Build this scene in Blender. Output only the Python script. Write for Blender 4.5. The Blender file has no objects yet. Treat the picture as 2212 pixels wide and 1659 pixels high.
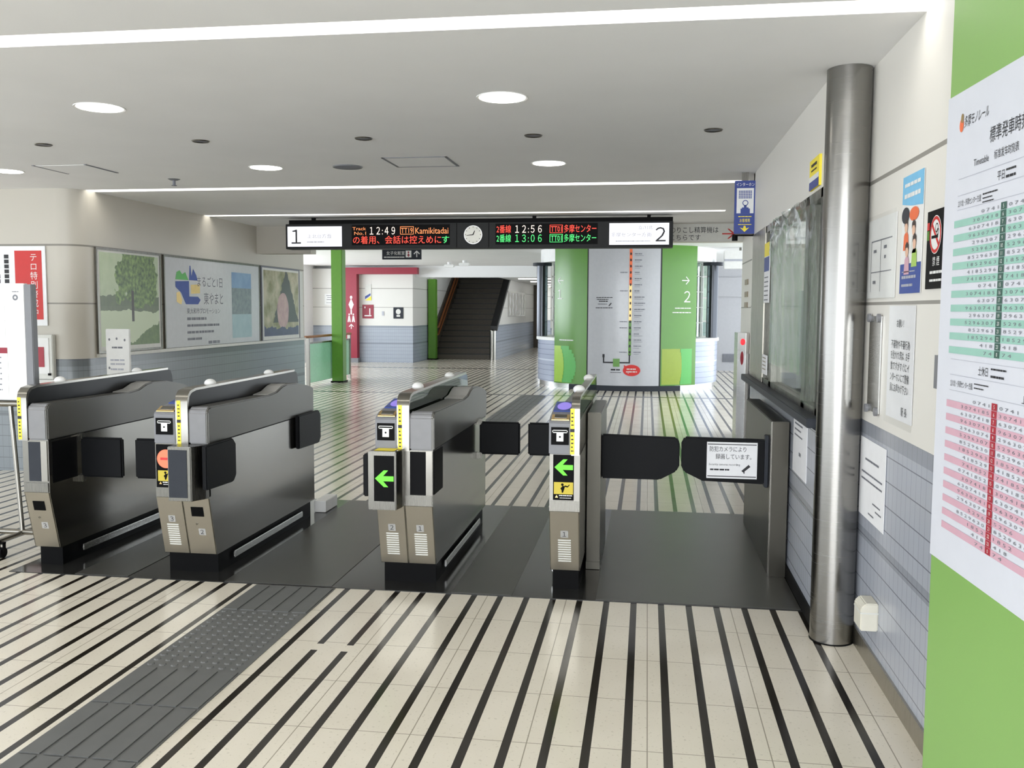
import bpy, bmesh, math, random
from mathutils import Vector, Matrix, noise
random.seed(7)
S = bpy.context.scene
COL = S.collection

# ---------------------------------------------------------------- camera
cam_d = bpy.data.cameras.new('camera'); cam = bpy.data.objects.new('camera', cam_d); COL.objects.link(cam)
cam_d.sensor_fit = 'HORIZONTAL'; cam_d.sensor_width = 36.0; cam_d.lens = 36.0*1998.17/2212
cam_d.clip_start = .05; cam_d.clip_end = 200
_r = Vector((0.98950832, 0.14439145, 0.00493906)); _u = Vector((-0.01653582, 0.07922539, 0.99671957)); _f = Vector((-0.14352648, 0.98634398, -0.08078182))
cam.matrix_world = Matrix(((_r.x,_u.x,-_f.x,0),(_r.y,_u.y,-_f.y,0),(_r.z,_u.z,-_f.z,1.5),(0,0,0,1)))
S.camera = cam

# ---------------------------------------------------------------- daylight and exposure
S.view_settings.view_transform = 'Standard'; S.view_settings.look = 'None'
S.view_settings.gamma = 1; S.view_settings.use_curve_mapping = False
S.view_settings.exposure = 0.0
W = bpy.data.worlds.new('overcast_sky'); S.world = W; W.use_nodes = True
_bg = W.node_tree.nodes['Background']; _bg.inputs['Color'].default_value = (.86,.93,1,1); _bg.inputs['Strength'].default_value = 4.4
STRIP_E, DOWN_E = 6.5, 14.0
def area(name, loc, rot, sx, sy, power, col=(1,1,1)):
    d = bpy.data.lights.new(name,'AREA'); d.shape='RECTANGLE'; d.size=sx; d.size_y=sy; d.energy=power; d.color=col
    o = bpy.data.objects.new(name,d); COL.objects.link(o); o.location=loc; o.rotation_euler=rot; return o
# daylight coming in through the open left side of the far hall and through the entrance behind the camera
area('daylight_left_hall', (-11.2,18.8,1.9), (0,math.radians(-90),0), 2.2, 9, 520, (.88,.94,1))
area('daylight_entrance', (-1.5,-4.6,1.7), (math.radians(90),0,0), 6.5, 2.2, 420, (.95,.97,1))

# ---------------------------------------------------------------- materials
def lin(c):
    c = c/255.0
    return c/12.92 if c <= .04045 else ((c+.055)/1.055)**2.4
def rgb(r,g,b): return (lin(r),lin(g),lin(b),1)
MATS = {}
def new_mat(name):
    m = bpy.data.materials.new(name); m.use_nodes = True
    return m, m.node_tree.nodes, m.node_tree.links, m.node_tree.nodes['Principled BSDF']
def M(name, c=(128,128,128), rough=.5, metal=0.0, spec=.5, var=.04, scale=18, emit=0, alpha=1):
    """plain surface with a little procedural mottling"""
    if name in MATS: return MATS[name]
    m,N,L,p = new_mat(name)
    col = rgb(*c)
    p.inputs['Roughness'].default_value = rough; p.inputs['Metallic'].default_value = metal
    p.inputs['Specular IOR Level'].default_value = spec
    if emit:
        p.inputs['Base Color'].default_value = (0.02,0.02,0.02,1)
        p.inputs['Emission Color'].default_value = col; p.inputs['Emission Strength'].default_value = emit
    else:
        tc = N.new('ShaderNodeTexCoord'); nz = N.new('ShaderNodeTexNoise'); nz.inputs['Scale'].default_value = scale
        L.new(tc.outputs['Object'], nz.inputs['Vector'])
        rp = N.new('ShaderNodeValToRGB')
        rp.color_ramp.elements[0].position=.3; rp.color_ramp.elements[1].position=.7
        rp.color_ramp.elements[0].color = tuple(v*(1-var) for v in col[:3])+(1,)
        rp.color_ramp.elements[1].color = tuple(min(1,v*(1+var)) for v in col[:3])+(1,)
        L.new(nz.outputs['Fac'], rp.inputs['Fac']); L.new(rp.outputs['Color'], p.inputs['Base Color'])
    if alpha < 1: p.inputs['Alpha'].default_value = alpha
    MATS[name] = m; return m
def brushed(name, c, rough=.28, axis='Z', metal=1.0, amt=.1):
    m,N,L,p = new_mat(name); col = rgb(*c)
    p.inputs['Metallic'].default_value = metal
    tc = N.new('ShaderNodeTexCoord'); mp = N.new('ShaderNodeMapping'); nz = N.new('ShaderNodeTexNoise')
    mp.inputs['Scale'].default_value = {'Z':(90,90,1.2),'X':(1.2,90,90),'Y':(90,1.2,90),'R':(1,1,90)}[axis]
    nz.inputs['Scale'].default_value = 4
    L.new(tc.outputs['Object'], mp.inputs['Vector']); L.new(mp.outputs['Vector'], nz.inputs['Vector'])
    rp = N.new('ShaderNodeMapRange'); rp.inputs['To Min'].default_value = rough-amt; rp.inputs['To Max'].default_value = rough+amt
    L.new(nz.outputs['Fac'], rp.inputs['Value']); L.new(rp.outputs['Result'], p.inputs['Roughness'])
    cr = N.new('ShaderNodeValToRGB')
    cr.color_ramp.elements[0].color = tuple(v*.96 for v in col[:3])+(1,); cr.color_ramp.elements[1].color = tuple(min(1,v*1.03) for v in col[:3])+(1,)
    L.new(nz.outputs['Fac'], cr.inputs['Fac']); L.new(cr.outputs['Color'], p.inputs['Base Color'])
    MATS[name]=m; return m
def glass(name, c, mixt=.75, rough=.03, fk=1.0):
    m,N,L,p = new_mat(name); N.remove(p); out = N['Material Output']
    t = N.new('ShaderNodeBsdfTransparent'); t.inputs['Color'].default_value = rgb(*c)
    g = N.new('ShaderNodeBsdfGlossy'); g.inputs['Roughness'].default_value = rough; g.inputs['Color'].default_value=(.9,.95,.92,1)
    fr = N.new('ShaderNodeFresnel'); fr.inputs['IOR'].default_value = 1.5
    ad = N.new('ShaderNodeMath'); ad.operation='MULTIPLY_ADD'; ad.inputs[1].default_value = fk; ad.inputs[2].default_value = max(0,1-mixt-.04); ad.use_clamp=True
    L.new(fr.outputs['Fac'], ad.inputs[0])
    mx = N.new('ShaderNodeMixShader'); L.new(ad.outputs[0], mx.inputs['Fac']); L.new(t.outputs[0], mx.inputs[1]); L.new(g.outputs[0], mx.inputs[2])
    L.new(mx.outputs[0], out.inputs['Surface']); MATS[name]=m; return m
class NB:
    """tiny node-math builder"""
    def __init__(s, N, L): s.N, s.L = N, L
    def op(s, o, *a, clamp=False):
        n = s.N.new('ShaderNodeMath'); n.operation = o; n.use_clamp = clamp
        for i,v in enumerate(a):
            if isinstance(v,(int,float)): n.inputs[i].default_value = v
            else: s.L.new(v, n.inputs[i])
        return n.outputs[0]
    def line(s, v, per, off, w):      # 1 where v is within w/2 of off + k*per
        f = s.op('FRACT', s.op('ADD', s.op('MULTIPLY', s.op('SUBTRACT', v, off), 1/per), .5))
        return s.op('LESS_THAN', s.op('ABSOLUTE', s.op('SUBTRACT', f, .5)), w/2/per)
    def band(s, v, a, b): return s.op('MULTIPLY', s.op('GREATER_THAN', v, a), s.op('LESS_THAN', v, b))
    def mix(s, fac, c1, c2):
        n = s.N.new('ShaderNodeMix'); n.data_type='RGBA'
        if isinstance(fac,(int,float)): n.inputs[0].default_value = fac
        else: s.L.new(fac, n.inputs[0])
        for i,c in ((6,c1),(7,c2)):
            if isinstance(c,tuple): n.inputs[i].default_value = c
            else: s.L.new(c, n.inputs[i])
        return n.outputs[2]
def world_xyz(N,L):
    g = N.new('ShaderNodeNewGeometry'); sp = N.new('ShaderNodeSeparateXYZ'); L.new(g.outputs['Position'], sp.inputs[0])
    return g.outputs['Position'], sp.outputs[0], sp.outputs[1], sp.outputs[2]
def floor_mat():
    m,N,L,p = new_mat('striped_terrazzo'); b = NB(N,L); pos,x,y,z = world_xyz(N,L)
    st = b.line(x,.1382,.0931,.031)
    edge = b.op('MULTIPLY', b.op('GREATER_THAN', x, .86), b.op('LESS_THAN', y, 5.0))
    st = b.op('MULTIPLY', st, b.op('SUBTRACT', 1.0, edge))
    # two stripes are interrupted at one tile joint beside the tactile strip
    gap = b.op('MULTIPLY', b.band(x,-1.50,-1.20), b.band(y,3.80,3.875))
    st = b.op('MULTIPLY', st, b.op('SUBTRACT',1.0,gap))
    jt = b.op('MAXIMUM', b.line(x,.4145,.024,.004), b.line(y,.4137,3.074,.004))
    cross = b.op('MAXIMUM', b.band(y,15.93,16.07), b.band(y,22.75,22.95))
    n1 = N.new('ShaderNodeTexNoise'); n1.inputs['Scale'].default_value=3; L.new(pos,n1.inputs['Vector'])
    n2 = N.new('ShaderNodeTexNoise'); n2.inputs['Scale'].default_value=75; L.new(pos,n2.inputs['Vector'])
    c = b.mix(n1.outputs['Fac'], rgb(212,204,188), rgb(228,221,206))
    sp = b.op('MULTIPLY', b.op('GREATER_THAN', n2.outputs['Fac'], .655), .3)
    c = b.mix(sp, c, rgb(150,142,120))
    c = b.mix(b.op('MULTIPLY',jt,.75), c, rgb(120,112,95))
    c = b.mix(st, c, rgb(30,25,19)); c = b.mix(cross, c, rgb(44,42,40))
    L.new(c,p.inputs['Base Color'])
    ro = b.op('ADD', b.op('MULTIPLY', n1.outputs['Fac'], .12), .13); L.new(ro,p.inputs['Roughness'])
    p.inputs['Specular IOR Level'].default_value=.3
    MATS['floor']=m
def wall_mat(name, cream, tile_c, dark, ztop=1.02, tile_to=True):
    m,N,L,p = new_mat(name); b = NB(N,L); pos,x,y,z = world_xyz(N,L)
    h = b.op('ADD', x, y)
    g = b.op('MULTIPLY', b.line(h,.0608,0,.004), .4); g2 = b.line(z,.1,.022,.0045)
    nz = N.new('ShaderNodeTexNoise'); nz.inputs['Scale'].default_value=6; L.new(pos,nz.inputs['Vector'])
    t = b.mix(nz.outputs['Fac'], tuple(v*.95 for v in tile_c), tuple(min(1,v*1.05) for v in tile_c))
    bandm = b.op('MAXIMUM', b.band(z,.505,.552), b.band(z,.962,1.03))
    t = b.mix(bandm, t, tuple(v*.72 for v in tile_c))
    t = b.mix(b.op('MAXIMUM',g,b.op('MULTIPLY',g2,.8)), t, dark)
    seam = b.op('MAXIMUM', b.band(z,2.043,2.06), b.band(z,1.524,1.537))
    up = b.mix(nz.outputs['Fac'], tuple(v*.98 for v in cream), cream)
    up = b.mix(b.op('MULTIPLY',seam,.8), up, rgb(110,106,98))
    isT = b.op('LESS_THAN', z, ztop)
    L.new(b.mix(isT, up, t), p.inputs['Base Color'])
    L.new(b.op('SUBTRACT',.42,b.op('MULTIPLY',isT,.2)), p.inputs['Roughness'])
    MATS[name]=m
floor_mat()
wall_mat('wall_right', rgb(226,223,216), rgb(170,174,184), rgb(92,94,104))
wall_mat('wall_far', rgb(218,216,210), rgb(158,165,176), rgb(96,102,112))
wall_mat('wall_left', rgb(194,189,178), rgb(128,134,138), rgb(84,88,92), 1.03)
M('ceiling',(240,240,240),.8,var=.015,scale=2)
M('white',(232,232,230),.5,var=.02); M('paper',(236,236,238),.6,var=.02); M('offwhite',(214,214,208),.5,var=.03)
M('cream_plastic',(214,210,196),.45)
M('black',(8,8,9),.5,spec=.08); M('black_rubber',(12,12,14),.55,spec=.1); M('flap',(16,17,19),.45,spec=.1,var=.03)
M('dark_panel',(54,57,63),.45,spec=.12,var=.03); M('ink',(40,40,44),.6); M('ink_soft',(120,122,130),.6); M('ink_faint',(178,180,190),.6)
M('head_grey',(128,128,130),.38,var=.03); M('slot_grey',(122,123,127),.4,var=.03)
brushed('steel',(116,114,108),.28,'Z',amt=.05); brushed('steel_h',(196,196,194),.24,'X'); brushed('steel_pole',(142,140,136),.25,'R',amt=.06); brushed('steel_dark',(74,72,66),.32,'Z',amt=.04); brushed('steel_low',(186,181,170),.34,'Z',amt=.05); brushed('steel_far',(78,80,84),.25,'Z',amt=.04)
M('body_dark',(122,120,114),.17,.94,var=.015,scale=3); M('head_side',(108,107,103),.36,.55,spec=.3,var=.015,scale=3)
brushed('steel_bright',(146,143,136),.18,'Z',amt=.04); brushed('steel_warm',(170,166,156),.3,'Z')
M('gold',(206,176,120),.3,.8); M('yellow',(246,226,60),.5,var=.02); M('red',(200,40,36),.5,var=.02); M('crimson',(142,20,46),.45,var=.03)
M('green_panel',(80,134,36),.22,var=.03,scale=2); M('green_board',(136,178,98),.4,var=.02,scale=2); M('green_post',(90,144,40),.35,var=.03)
M('lime',(158,196,70),.3,var=.02); M('mid_green',(84,172,80),.3,var=.02); M('olive',(140,160,40),.3,var=.02)
M('grey_map',(200,201,204),.22,var=.02); M('map_grey',(178,179,183),.22,var=.02); M('sheet_white',(212,214,222),.55,var=.01); M('scoop_grey',(164,163,160),.45); M('blue_sign',(40,62,140),.45,var=.03)
M('mint',(150,194,180),.55,var=.02); M('mint_dark',(58,92,82),.5); M('pink',(208,166,180),.55,var=.02); M('dark_red',(166,44,58),.5)
M('mat_gloss',(40,40,39),.14,var=.03,scale=6); M('mat_matte',(66,65,61),.32,var=.04,scale=6)
M('tactile',(96,97,96),.5,var=.05,scale=10); M('orange',(232,112,66),.5); M('navy',(52,76,150),.5); M('sky_blue',(120,188,226),.5)
M('wood_rail',(150,92,52),.4,var=.1); M('stair_dark',(88,82,74),.5,spec=.2,var=.06); M('stair_nose',(24,24,24),.5)
M('skin',(226,186,160),.6); M('hair',(62,50,46),.6); M('grey_door',(176,176,180),.4,var=.02); M('beige_door',(150,134,112),.4)
M('led_red',(255,70,48),emit=1.5); M('led_orange',(255,150,84),emit=1.3); M('led_green',(80,255,130),emit=1.3); M('led_white',(255,236,220),emit=1.5)
M('led_board',(30,31,32),.5,spec=.2); M('lcd_white',(246,247,255),emit=1.25); M('lamp_strip',(255,252,244),emit=STRIP_E); M('lamp_down',(255,250,240),emit=DOWN_E)
M('lamp_far',(255,255,255),emit=4); M('arrow_green',(110,255,40),emit=1.2); M('no_entry',(255,120,80),emit=1.5); M('no_entry_bar',(220,30,24),emit=1.2)
M('purple_pad',(160,140,250),emit=.8); M('yellow_lit',(250,226,40),emit=.75); M('alarm_lamp',(255,50,60),emit=1.6)
M('office_floor',(140,140,138),.5); M('office_wall',(196,200,196),.6); M('office_dark',(48,50,54),.5)
glass('glass_clear',(226,240,232),.86); glass('glass_green',(120,205,160),.84); glass('visor',(70,112,84),.86,.03,.45); M('visor_dark',(9,9,9),.32,spec=.25); M('frost_green',(158,214,180),.25,alpha=.72); glass('plastic_sheet',(246,248,248),.92,.16,.45); glass('pocket',(252,252,252),.96,.1,.25)
glass('window_glass',(236,236,235),.9,.03,.5)

# ---------------------------------------------------------------- mesh helpers (all coordinates are world metres)
class B:
    def __init__(s): s.v=[]; s.f=[]
    def add(s, vs, fs):
        n=len(s.v); s.v += [tuple(v) for v in vs]; s.f += [tuple(i+n for i in f) for f in fs]; return s
    def box(s,x0,y0,z0,x1,y1,z1):
        return s.add([(x0,y0,z0),(x1,y0,z0),(x1,y1,z0),(x0,y1,z0),(x0,y0,z1),(x1,y0,z1),(x1,y1,z1),(x0,y1,z1)],
                     [(0,3,2,1),(4,5,6,7),(0,1,5,4),(1,2,6,5),(2,3,7,6),(3,0,4,7)])
    def prism(s, poly, axis, a, b):
        n=len(poly)
        def P(p,t): return {'x':(t,p[0],p[1]),'y':(p[0],t,p[1]),'z':(p[0],p[1],t)}[axis]
        vs=[P(p,a) for p in poly]+[P(p,b) for p in poly]
        return s.add(vs,[tuple(range(n)),tuple(range(2*n-1,n-1,-1))]+[(i,(i+1)%n,n+(i+1)%n,n+i) for i in range(n)])
    def cyl(s,p0,p1,r,n=16,r2=None):
        p0=Vector(p0);p1=Vector(p1);d=(p1-p0).normalized();r2=r if r2 is None else r2
        a=d.orthogonal().normalized();c=d.cross(a)
        vs=[p0+(a*math.cos(t)+c*math.sin(t))*r for t in (2*math.pi*i/n for i in range(n))]+[p1+(a*math.cos(t)+c*math.sin(t))*r2 for t in (2*math.pi*i/n for i in range(n))]
        return s.add(vs,[tuple(range(n-1,-1,-1)),tuple(range(n,2*n))]+[(i,(i+1)%n,n+(i+1)%n,n+i) for i in range(n)])
    def lathe(s,cx,cy,prof,n=32):
        vs=[];k=len(prof)
        for i in range(n):
            t=2*math.pi*i/n
            vs+=[(cx+r*math.cos(t),cy+r*math.sin(t),z) for r,z in prof]
        fs=[]
        for i in range(n):
            j=(i+1)%n
            for q in range(k-1): fs.append((i*k+q,j*k+q,j*k+q+1,i*k+q+1))
        return s.add(vs,fs)
    def tube(s,pts,r,n=10):
        pts=[Vector(p) for p in pts]; rings=[]; a=None
        for i,p in enumerate(pts):
            d=((pts[min(i+1,len(pts)-1)]-pts[max(i-1,0)])).normalized()
            if a is None: a=d.orthogonal().normalized()
            a=(a-d*a.dot(d)).normalized(); c=d.cross(a)
            rings.append([p+(a*math.cos(t)+c*math.sin(t))*r for t in (2*math.pi*k/n for k in range(n))])
        vs=[v for R in rings for v in R]; fs=[]
        for i in range(len(pts)-1):
            for k in range(n): fs.append((i*n+k,i*n+(k+1)%n,(i+1)*n+(k+1)%n,(i+1)*n+k))
        fs+=[tuple(range(n-1,-1,-1)),tuple(range((len(pts)-1)*n,len(pts)*n))]
        return s.add(vs,fs)
    def ball(s,c,r,sz=1.0,nu=14,nv=8):
        prof=[(r*math.sin(math.pi*k/nv),c[2]-r*sz*math.cos(math.pi*k/nv)) for k in range(nv+1)]
        prof[0]=(1e-4,prof[0][1]); prof[-1]=(1e-4,prof[-1][1])
        return s.lathe(c[0],c[1],prof,nu)
    # decals on a frame F: (u right, v up, d out)
    def rect(s,F,u0,v0,u1,v1,d=.001):
        n=max(1,int(abs(u1-u0)/.08)) if F.curved else 1
        vs=[];fs=[]
        for i in range(n+1):
            u=u0+(u1-u0)*i/n; vs+=[F.p(u,v0,d),F.p(u,v1,d)]
        for i in range(n): fs.append((2*i,2*i+2,2*i+3,2*i+1))
        return s.add(vs,fs)
    def poly(s,F,pts,d=.001): return s.add([F.p(u,v,d) for u,v in pts],[tuple(range(len(pts)))])
    def disc(s,F,u,v,ru,rv=None,d=.001,n=28):
        rv=ru if rv is None else rv
        return s.poly(F,[(u+ru*math.cos(2*math.pi*i/n),v+rv*math.sin(2*math.pi*i/n)) for i in range(n)],d)
    def ring(s,F,u,v,r0,r1,d=.001,n=36,k=1.0):
        vs=[];fs=[]
        for i in range(n):
            t=2*math.pi*i/n; vs+=[F.p(u+r0*math.cos(t),v+k*r0*math.sin(t),d),F.p(u+r1*math.cos(t),v+k*r1*math.sin(t),d)]
        for i in range(n): j=(i+1)%n; fs.append((2*i,2*i+1,2*j+1,2*j))
        return s.add(vs,fs)
    def slab(s,F,u0,v0,u1,v1,d0,d1):
        q=[(u0,v0),(u1,v0),(u1,v1),(u0,v1)]
        return s.add([F.p(u,v,d0) for u,v in q]+[F.p(u,v,d1) for u,v in q],[(3,2,1,0),(4,5,6,7),(0,1,5,4),(1,2,6,5),(2,3,7,6),(3,0,4,7)])
    def bars(s,F,rows,d=.001):        # illegible small print: (u0,v,u1,h) broken into word-like dashes
        for u0,v,u1,h in rows:
            u=u0
            while u<u1-h*.3:
                w=min(u1-u, h*random.choice((.8,.9,1.6,2.2))); s.rect(F,u,v-h*.33,u+w*.86,v+h*.33,d); u+=w
        return s
    def text(s,F,t,u,v,h,w=None,al='c',d=.0015,shear=0):
        vs,fs=glyphs(t)
        if not vs: return s
        x0=min(a[0] for a in vs);x1=max(a[0] for a in vs); k=h; kx=h if w is None else w/(x1-x0)
        ox={'c':-(x0+x1)/2,'l':-x0,'r':-x1}[al]
        return s.add([F.p(u+(a+ox)*kx+shear*(b-.36)*k, v+(b-.36)*k, d) for a,b in vs],fs)
_gl={}
def glyphs(t):
    if t in _gl: return _gl[t]
    cu=bpy.data.curves.new('t','FONT'); cu.body=t; cu.size=1; cu.resolution_u=2 if len(t)<14 else 1
    cu.fill_mode='FRONT'
    o=bpy.data.objects.new('t',cu); COL.objects.link(o)
    dg=bpy.context.evaluated_depsgraph_get(); dg.update(); e=o.evaluated_get(dg); me=e.to_mesh()
    vs=[(v.co.x,v.co.y) for v in me.vertices]; fs=[tuple(p.vertices) for p in me.polygons]
    e.to_mesh_clear(); bpy.data.objects.remove(o); bpy.data.curves.remove(cu)
    _gl[t]=(vs,fs); return _gl[t]
class F:
    """flat frame: origin, unit right, unit up"""
    curved=False
    def __init__(s,o,u,v=(0,0,1)): s.o=Vector(o); s.u=Vector(u).normalized(); s.v=Vector(v).normalized(); s.n=s.u.cross(s.v)
    def p(s,u,v,d=0): return s.o+s.u*u+s.v*v+s.n*d
class FC:
    """frame wrapped round an upright cylinder; u is arc length from the side facing -Y"""
    curved=True
    def __init__(s,cx,cy,r): s.c=(cx,cy); s.r=r
    def p(s,u,v,d=0):
        a=u/s.r; return Vector((s.c[0]+(s.r+d)*math.sin(a), s.c[1]-(s.r+d)*math.cos(a), v))
def front(x,y,z=0): return F((x,y,z),(1,0,0))          # faces the camera side (-Y); u = +x
def on_right(x,y,z=0): return F((x,y,z),(0,-1,0))       # on the right-hand wall, u runs towards the camera
def on_left(x,y,z=0): return F((x,y,z),(0,1,0))         # on the left-hand wall, u runs away from the camera
def rootloc(o):
    L=Vector((0,0,0))
    while o: L+=o.location; o=o.parent
    return L
def mk(name,b,mat,parent=None,label=None,cat=None,group=None,kind=None,bevel=0,smooth=False,seg=2):
    vs=[Vector(v) for v in b.v]
    if parent is None:
        lo=[min(v[i] for v in vs) for i in range(3)];hi=[max(v[i] for v in vs) for i in range(3)]
        org=Vector(((lo[0]+hi[0])/2,(lo[1]+hi[1])/2,lo[2])); loc=org
    else: org=rootloc(parent); loc=Vector((0,0,0))
    me=bpy.data.meshes.new(name); me.from_pydata([v-org for v in vs],[],b.f)
    bm=bmesh.new(); bm.from_mesh(me); bmesh.ops.recalc_face_normals(bm,faces=bm.faces)
    if bevel:
        bmesh.ops.remove_doubles(bm,verts=bm.verts,dist=1e-5)
        es=[e for e in bm.edges if len(e.link_faces)==2 and e.calc_face_angle(0)>.5]
        bmesh.ops.bevel(bm,geom=es,offset=bevel,segments=seg,affect='EDGES',clamp_overlap=True)
    bm.to_mesh(me); bm.free()
    if smooth:
        me.polygons.foreach_set('use_smooth',[True]*len(me.polygons))
        try: me.set_sharp_from_angle(angle=math.radians(38))
        except Exception: pass
    me.materials.append(MATS[mat] if isinstance(mat,str) else mat)
    o=bpy.data.objects.new(name,me); COL.objects.link(o); o.location=loc
    if parent is not None: o.parent=parent
    tag(o,label,cat,group,kind); return o
def tag(o,label=None,cat=None,group=None,kind=None):
    if label: o['label']=label
    if cat: o['category']=cat
    if group: o['group']=group
    if kind: o['kind']=kind
    return o
def thing(name,label,cat,loc,group=None):
    o=bpy.data.objects.new(name,None); o.empty_display_size=.1; COL.objects.link(o); o.location=loc
    return tag(o,label,cat,group)
def struct(name,b,mat,parent=None,**k):
    o=mk(name,b,mat,parent,**k)
    if parent is None: o['kind']='structure'
    return o
# ================================================================ THE SETTING
struct('floor', B().box(-14,-6,-.12,5,46,0), 'floor')
CZ=2.55
cl=B()
for y0,y1 in ((-5,3.37),(3.52,7.80),(7.95,10.07),(10.20,11.6)): cl.box(-9.6,y0,CZ,1.15,y1,CZ+.09)
# the light slots: closed where no lamp runs, roofed over all
cl.box(-9.6,7.8,CZ,-5.03,7.95,CZ+.09); cl.box(-9.6,10.07,CZ,-5.03,10.2,CZ+.09)
cl.box(.80,7.8,CZ,1.15,7.95,CZ+.09); cl.box(.80,10.07,CZ,1.15,10.2,CZ+.09)
cl.box(-9.6,-5,CZ+.09,1.15,11.6,CZ+.16)
struct('ceiling', cl, 'ceiling')
struct('ceiling', B().box(-10.6,11.6,2.68,5,25.6,2.78).box(-4.4,25.6,2.43,5,41,2.53), 'ceiling')
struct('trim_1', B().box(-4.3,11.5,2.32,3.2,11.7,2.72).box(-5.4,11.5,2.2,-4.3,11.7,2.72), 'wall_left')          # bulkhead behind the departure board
struct('trim_2', B().box(-10.6,25.3,2.37,-2.2,25.6,2.70).box(-2.2,25.5,2.37,5,25.7,2.72), 'ceiling')   # fascia before the stairs
# right-hand wall
struct('wall_right', B().box(.955,-5,0,1.15,4.372,CZ), 'wall_right')
struct('baseboard_right', B().box(.945,-5,0,.957,4.33,.082), 'steel_warm')
wo=B().box(.80,4.372,0,.98,7.45,.93).box(.80,4.372,2.075,.98,7.45,CZ).box(.80,4.372,.93,.98,4.50,2.075).box(.80,7.38,0,1.25,7.45,CZ)
struct('wall_office', wo, 'wall_right')
struct('baseboard_office', B().box(.79,4.4,0,.802,7.45,.075), 'black')
struct('trim_3', B().box(.74,4.42,.955,1.0,7.47,1.0), 'dark_panel', bevel=.004)        # counter sill
struct('wall_right_rear', B().box(1.12,7.45,0,1.25,11.49,CZ), 'wall_right')
struct('wall_stair_right', B().box(-4.55,25.7,2.54,-4.40,36,5.2).box(-6.46,25.61,2.71,-4.40,25.69,5.2), 'wall_far')  # unseen upper walls, added to keep sky light off the stairs
# inside of the ticket office
struct('wall_office_back', B().box(3.0,4.2,0,3.1,8.5,CZ).box(1.15,8.0,0,3.1,8.1,CZ).box(1.15,4.2,0,3.0,4.3,CZ), 'office_wall')
struct('ceiling', B().box(.98,4.3,2.45,3.0,8.0,2.5), 'office_wall')
# left-hand wall with its rounded corner
pl=[(-9.6,7.65)]+[(-5.23+.2*math.sin(t),7.85-.2*math.cos(t)) for t in (math.pi/2*i/8 for i in range(9))]+[(-5.03,13.15),(-5.3,13.15),(-5.3,8.1),(-9.6,8.1)]
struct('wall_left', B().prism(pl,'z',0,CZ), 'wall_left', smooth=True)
# far hall
struct('wall_restroom', B().box(-9.35,25.0,0,-6.42,27.0,2.6), 'wall_far')
struct('wall_far_left', B().box(-9.62,24.3,0,-9.30,25.4,2.7), 'white')
struct('wall_far_right', B().box(1.72,23.4,0,4.6,23.6,2.7).box(1.62,23.35,1.83,4.6,23.41,2.3), 'grey_door')
struct('wall_stair_left', B().box(-6.46,27.0,0,-6.30,36,6), 'wall_far')
struct('wall_stair_end', B().box(-6.46,36,0,-4.2,36.2,6), 'stair_dark')
struct('ceiling', B().box(-6.46,25.7,5.2,-4.3,36.2,5.3), 'stair_dark')
struct('wall_stair_right', B().prism([(26.85,0),(36,0),(36,6.2),(26.95,.86),(26.85,.86)],'x',-4.55,-4.40), 'wall_far')
struct('wall_corridor_end', B().box(-4.4,40.5,0,4,40.7,2.5), 'wall_far')
struct('wall_corridor_right', B().box(-2.45,23.6,0,-2.35,24.0,2.6).box(-2.0,30,0,-1.9,40.5,2.5), 'wall_far')
# glazed outer wall behind the round kiosk
wf=B()
for i in range(9): wf.box(-2.4+i*.505,23.45,0,-2.36+i*.505,23.5,2.68)
for z in (0,.62,1.2,1.78,2.3,2.64): wf.box(-2.4,23.45,z,1.72,23.5,z+.04)
w1=struct('window_1', wf, 'offwhite'); mk('pane', B().box(-2.4,23.47,.02,1.7,23.478,2.66), 'glass_clear', w1)
# open side of the far hall: frame and sill only, daylight comes through
wl=B().box(-10.6,13.1,0,-10.45,25.4,.9)
for i in range(6): wl.box(-10.6,13.1+i*2.4,.9,-10.5,13.2+i*2.4,2.7)
struct('window_2', wl, 'steel')
# doors along the corridor
for k,(y,mt) in enumerate(((36.1,'beige_door'),(38.2,'beige_door'))):
    d=struct('door_%d'%(k+1), B().box(-3.62+k*.42,y,0,-3.3+k*.42,y+.06,2.05), mt)
    mk('door_frame', B().box(-3.68+k*.42,y-.02,0,-3.62+k*.42,y+.08,2.12).box(-3.30+k*.42,y-.02,0,-3.24+k*.42,y+.08,2.12).box(-3.68+k*.42,y-.02,2.05,-3.24+k*.42,y+.08,2.12), 'steel', d)
# floor vent in the grey wall
# ---------------- gate base plate
mt=struct('trim_4', B().box(-3.56,4.68,0,.79,6.88,.004), 'mat_gloss')
for x0,x1 in ((-3.16,-2.84),(-2.27,-1.66),(-1.0,-.68),(-.24,.785)):
    mk('aisle_plate', B().box(x0,4.69,.004,x1,6.87,.0065), 'mat_matte', mt)

# ---------------- tactile paving
def tactile(x0,x1,y0,y1,label,dots=None):
    root=thing('tactile_paving',label,'tactile paving',((x0+x1)/2,(y0+y1)/2,0),'tactile paving strips on the floor')
    mk('paving_base', B().box(x0,y0,.0005,x1,y1,.003), 'tactile', root)
    d=B(); n=5; w=(x1-x0)/n
    segs=[(y0,y1)] if not dots else [(y0,dots[0]),(dots[1],y1)]
    for a,c in segs:
        b=B(); y=a+.01
        while y<c-.05:
            e=min(y+.40,c-.01)
            for i in range(n): b.box(x0+i*w+.008,y,.003,x0+(i+1)*w-.008,e,.0075)
            y+=.4137
        mk('guide_bars', b, 'tactile', root)
    if dots:
        y=dots[0]+.03
        while y<dots[1]:
            for i in range(8): d.lathe(x0+.03+i*.053,y,[(.016,.003),(.012,.0075),(.0001,.0078)],8)
            y+=.053
        mk('warning_dots', d, 'tactile', root, kind='stuff')
tactile(-2.075,-1.63,-1.0,4.67,'dark grey tactile strip in the foreground running up to the gates',(3.50,4.24))
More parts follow.
